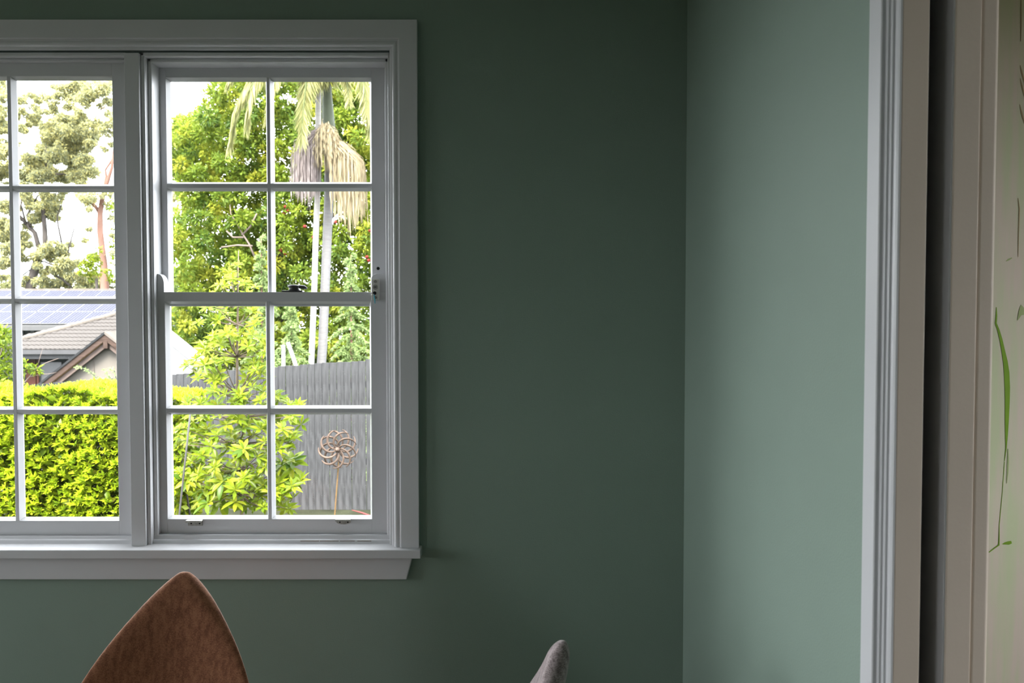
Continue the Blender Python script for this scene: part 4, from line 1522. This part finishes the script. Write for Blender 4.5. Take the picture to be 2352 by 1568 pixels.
lacy1, lacy2 = [], []
while len(lacy1) < 150:
    x_, y_ = random.uniform(-40, 225), random.uniform(265, 665)
    if ((x_ - 185) / 42) ** 2 + ((y_ - 525) / 62) ** 2 < 1 or (x_ < 95 and 280 < y_ < 350 and x_ > 40):
        continue
    lacy1.append((x_, y_, random.uniform(6, 12)))
while len(lacy2) < 110:
    x_, y_ = random.uniform(-30, 275), random.uniform(178, 300)
    if x_ < 120 and x_ > 40 and y_ < 215:
        continue
    lacy2.append((x_, y_, random.uniform(5, 11)))


gum('gum_tree', 'leaning grey-barked gum with forked limbs above the solar roof', 55, 66,
    [(97, 430, 3.4), (99, 480, 4.5), (103, 530, 5.5), (104, 562, 6.2), (92, 585, 8), (82, 610, 9), (74, 640, 10), (68, 672, 10.5)],
    [[(92, 580, 6), (80, 535, 5.2), (62, 515, 4.6), (45, 497, 4), (20, 480, 3)], [(70, 520, 3.5), (62, 495, 3), (78, 465, 2.4), (88, 447, 1.6)], [(97, 432, 3.2), (100, 400, 2.4), (108, 370, 1.8), (105, 335, 1.2)],
     [(138, 600, 2.6), (142, 560, 2.2), (134, 520, 1.9), (131, 497, 1.6), (140, 472, 1.3), (165, 462, .8)], [(150, 620, 2.0), (158, 570, 1.8), (170, 525, 1.4), (182, 498, 1.1), (200, 492, .9), (208, 484, .6)],
     [(60, 515, 2.4), (48, 470, 1.8), (52, 440, 1.4)], [(100, 455, 1.4), (125, 448, 1), (150, 440, .7)], [(96, 398, 1.8), (140, 400, 2), (176, 398, 1.4)], [(44, 245, .9), (62, 260, 1.3), (90, 275, 1.6), (108, 330, 1.6)], [(128, 222, .7), (150, 232, 1), (178, 248, 1), (160, 300, 1)], [(96, 228, .7), (120, 246, 1), (135, 270, 1)],
     [(52, 632, 1.6), (68, 620, 1.6), (76, 615, 1.6)], [(130, 610, 1.8), (112, 605, 1.8), (100, 600, 1.8), (84, 604, 2)], [(110, 622, 3), (125, 632, 2.6), (142, 640, 2.2), (165, 660, 2)]],
    [(135, 290, 26), (165, 300, 26), (195, 305, 22), (120, 315, 24), (150, 330, 26), (185, 335, 22), (100, 340, 18), (215, 310, 16), (130, 355, 22), (165, 360, 22), (195, 370, 20), (100, 375, 18), (75, 385, 18), (60, 405, 18), (90, 405, 20), (120, 400, 20), (150, 405, 18), (180, 405, 18), (210, 395, 18), (60, 360, 10),
     (75, 470, 18), (60, 450, 14), (110, 450, 14), (80, 500, 14), (115, 490, 16), (110, 470, 14), (130, 455, 14), (60, 560, 14), (55, 540, 14), (55, 590, 12), (85, 585, 12), (125, 565, 18), (140, 580, 18), (120, 590, 14), (150, 600, 14), (105, 575, 10), (135, 620, 16), (160, 610, 12), (170, 630, 16), (150, 645, 14), (190, 650, 18), (120, 650, 14), (60, 650, 12), (210, 640, 16), (100, 625, 10), (160, 560, 8), (195, 550, 7), (205, 525, 5),
     (10, 290, 18), (15, 345, 16), (5, 330, 16), (15, 480, 14), (5, 520, 18), (15, 545, 18), (12, 570, 16), (0, 470, 14), (-15, 400, 20), (12, 600, 10), (18, 395, 14)] + lacy1,
    M['gum_bark'], 1500, .24, M['L_gum'])
gum('gum_tree', 'pink-barked gum with a straight trunk beside the mullion post', 50.5, 242,
    [(262, 340, 2.6), (257, 385, 3.4), (246, 420, 4.4), (236, 450, 5.4), (230, 490, 6), (230, 530, 6.6), (234, 570, 7.4), (239, 610, 8.4), (241, 672, 9.6)],
    [[(227, 486, 4.6), (215, 468, 3.6), (208, 450, 3), (204, 425, 2.2)], [(240, 440, 3.4), (262, 428, 3), (285, 410, 2.4)], [(236, 452, 3.6), (244, 405, 3), (242, 390, 2.4), (262, 360, 2.6)], [(238, 640, 3), (220, 632, 2), (200, 640, 1.4)], [(212, 290, 1.4), (222, 262, 1.2), (240, 245, .9)], [(228, 286, .9), (250, 262, .7)]],
    [(195, 455, 14), (215, 450, 16), (205, 470, 12), (185, 445, 12), (235, 430, 14), (250, 470, 14), (258, 500, 10), (250, 440, 14), (262, 540, 10), (260, 580, 12), (205, 480, 7),
     (180, 200, 22), (150, 205, 20), (215, 205, 24), (245, 200, 18), (190, 225, 18), (160, 225, 14), (120, 230, 16), (95, 220, 12), (80, 245, 12), (125, 255, 11), (250, 235, 12), (252, 260, 12), (215, 280, 16), (235, 290, 14), (185, 262, 11), (170, 270, 9), (225, 300, 14), (250, 305, 12), (100, 255, 9), (260, 330, 10), (240, 340, 10), (8, 200, 18), (12, 225, 14), (-10, 250, 16), (55, 222, 6)] + lacy2,
    M['gum_pink'], 1000, .20, M['L_gum'], 1.2)
gum('olive_gum', 'pale olive gum crown beside the broad-leaved tree, upper left of the sash', 38, 425,
    [(425, 330, 3), (424, 420, 5), (422, 560, 7), (420, 700, 9)], [[(424, 420, 3), (405, 380, 2), (398, 350, 1.2)], [(424, 400, 3), (445, 350, 2), (455, 310, 1)]],
    [(415, 290, 14), (435, 285, 16), (455, 270, 13), (410, 320, 18), (435, 315, 18), (455, 300, 16), (415, 350, 18), (440, 345, 16), (405, 375, 14), (430, 375, 14), (400, 400, 9), (412, 445, 12), (400, 455, 10), (425, 440, 9), (402, 480, 8), (440, 262, 8), (415, 265, 8)],
    M['gum_bark'], 2600, .18, M['L_gum'])

gt = empty('bright_tree', (at(225, 700, 46.3).x, 46.3, gz(46.3)))
tag(gt, 'small bright green tree growing behind the pink gum trunk', 'tree')
spots = [(at(x, y, 46.3 + random.uniform(-.6, .6)), r * (46.3 - CAM_Y) / F_PX) for x, y, r in ((205, 600, 14), (195, 612, 14), (215, 590, 13), (220, 605, 14), (190, 625, 11), (208, 622, 14), (225, 575, 9), (225, 625, 10), (258, 560, 12), (262, 600, 12), (260, 640, 12), (262, 520, 10), (258, 480, 9), (262, 460, 9), (250, 625, 10), (212, 640, 8))]
C, D, N = clumps(spots, 1300, .2)
leaf_cloud('foliage', C, D, N, rng.uniform(.12, .24, len(C)), rng.uniform(.06, .10, len(C)), M['L_young'], gt)
MB().tube([at(222, 640, 46.3), Vector((at(225, 700, 46.3).x, 46.3, gz(46.3)))], [.08, .12], 7).build('trunk', M['gum_bark'], gt)

fb = empty('far_thicket', (at(120, 690, 61).x, 61, gz(61)))
tag(fb, 'low olive thicket along the ridge of the solar roof', 'thicket')
spots = [(at(random.uniform(-80, 340), random.uniform(632, 675), 61 + random.uniform(-1, 1)), random.uniform(10, 17) * 63 / F_PX) for _ in range(46)]
C, D, N = clumps(spots, 700, .2)
leaf_cloud('foliage', C, D, N, rng.uniform(.2, .35, len(C)), rng.uniform(.08, .14, len(C)), M['L_far'], fb)
for k in range(7):
    xx = at(-60 + k * 55, 690, 61).x
    MB().tube([(xx, 61, gz(61)), (xx + .3, 61, 1.5), (xx, 61, 2.6)], [.12, .09, .04], 6).build('stem', M['gum_bark'], fb)
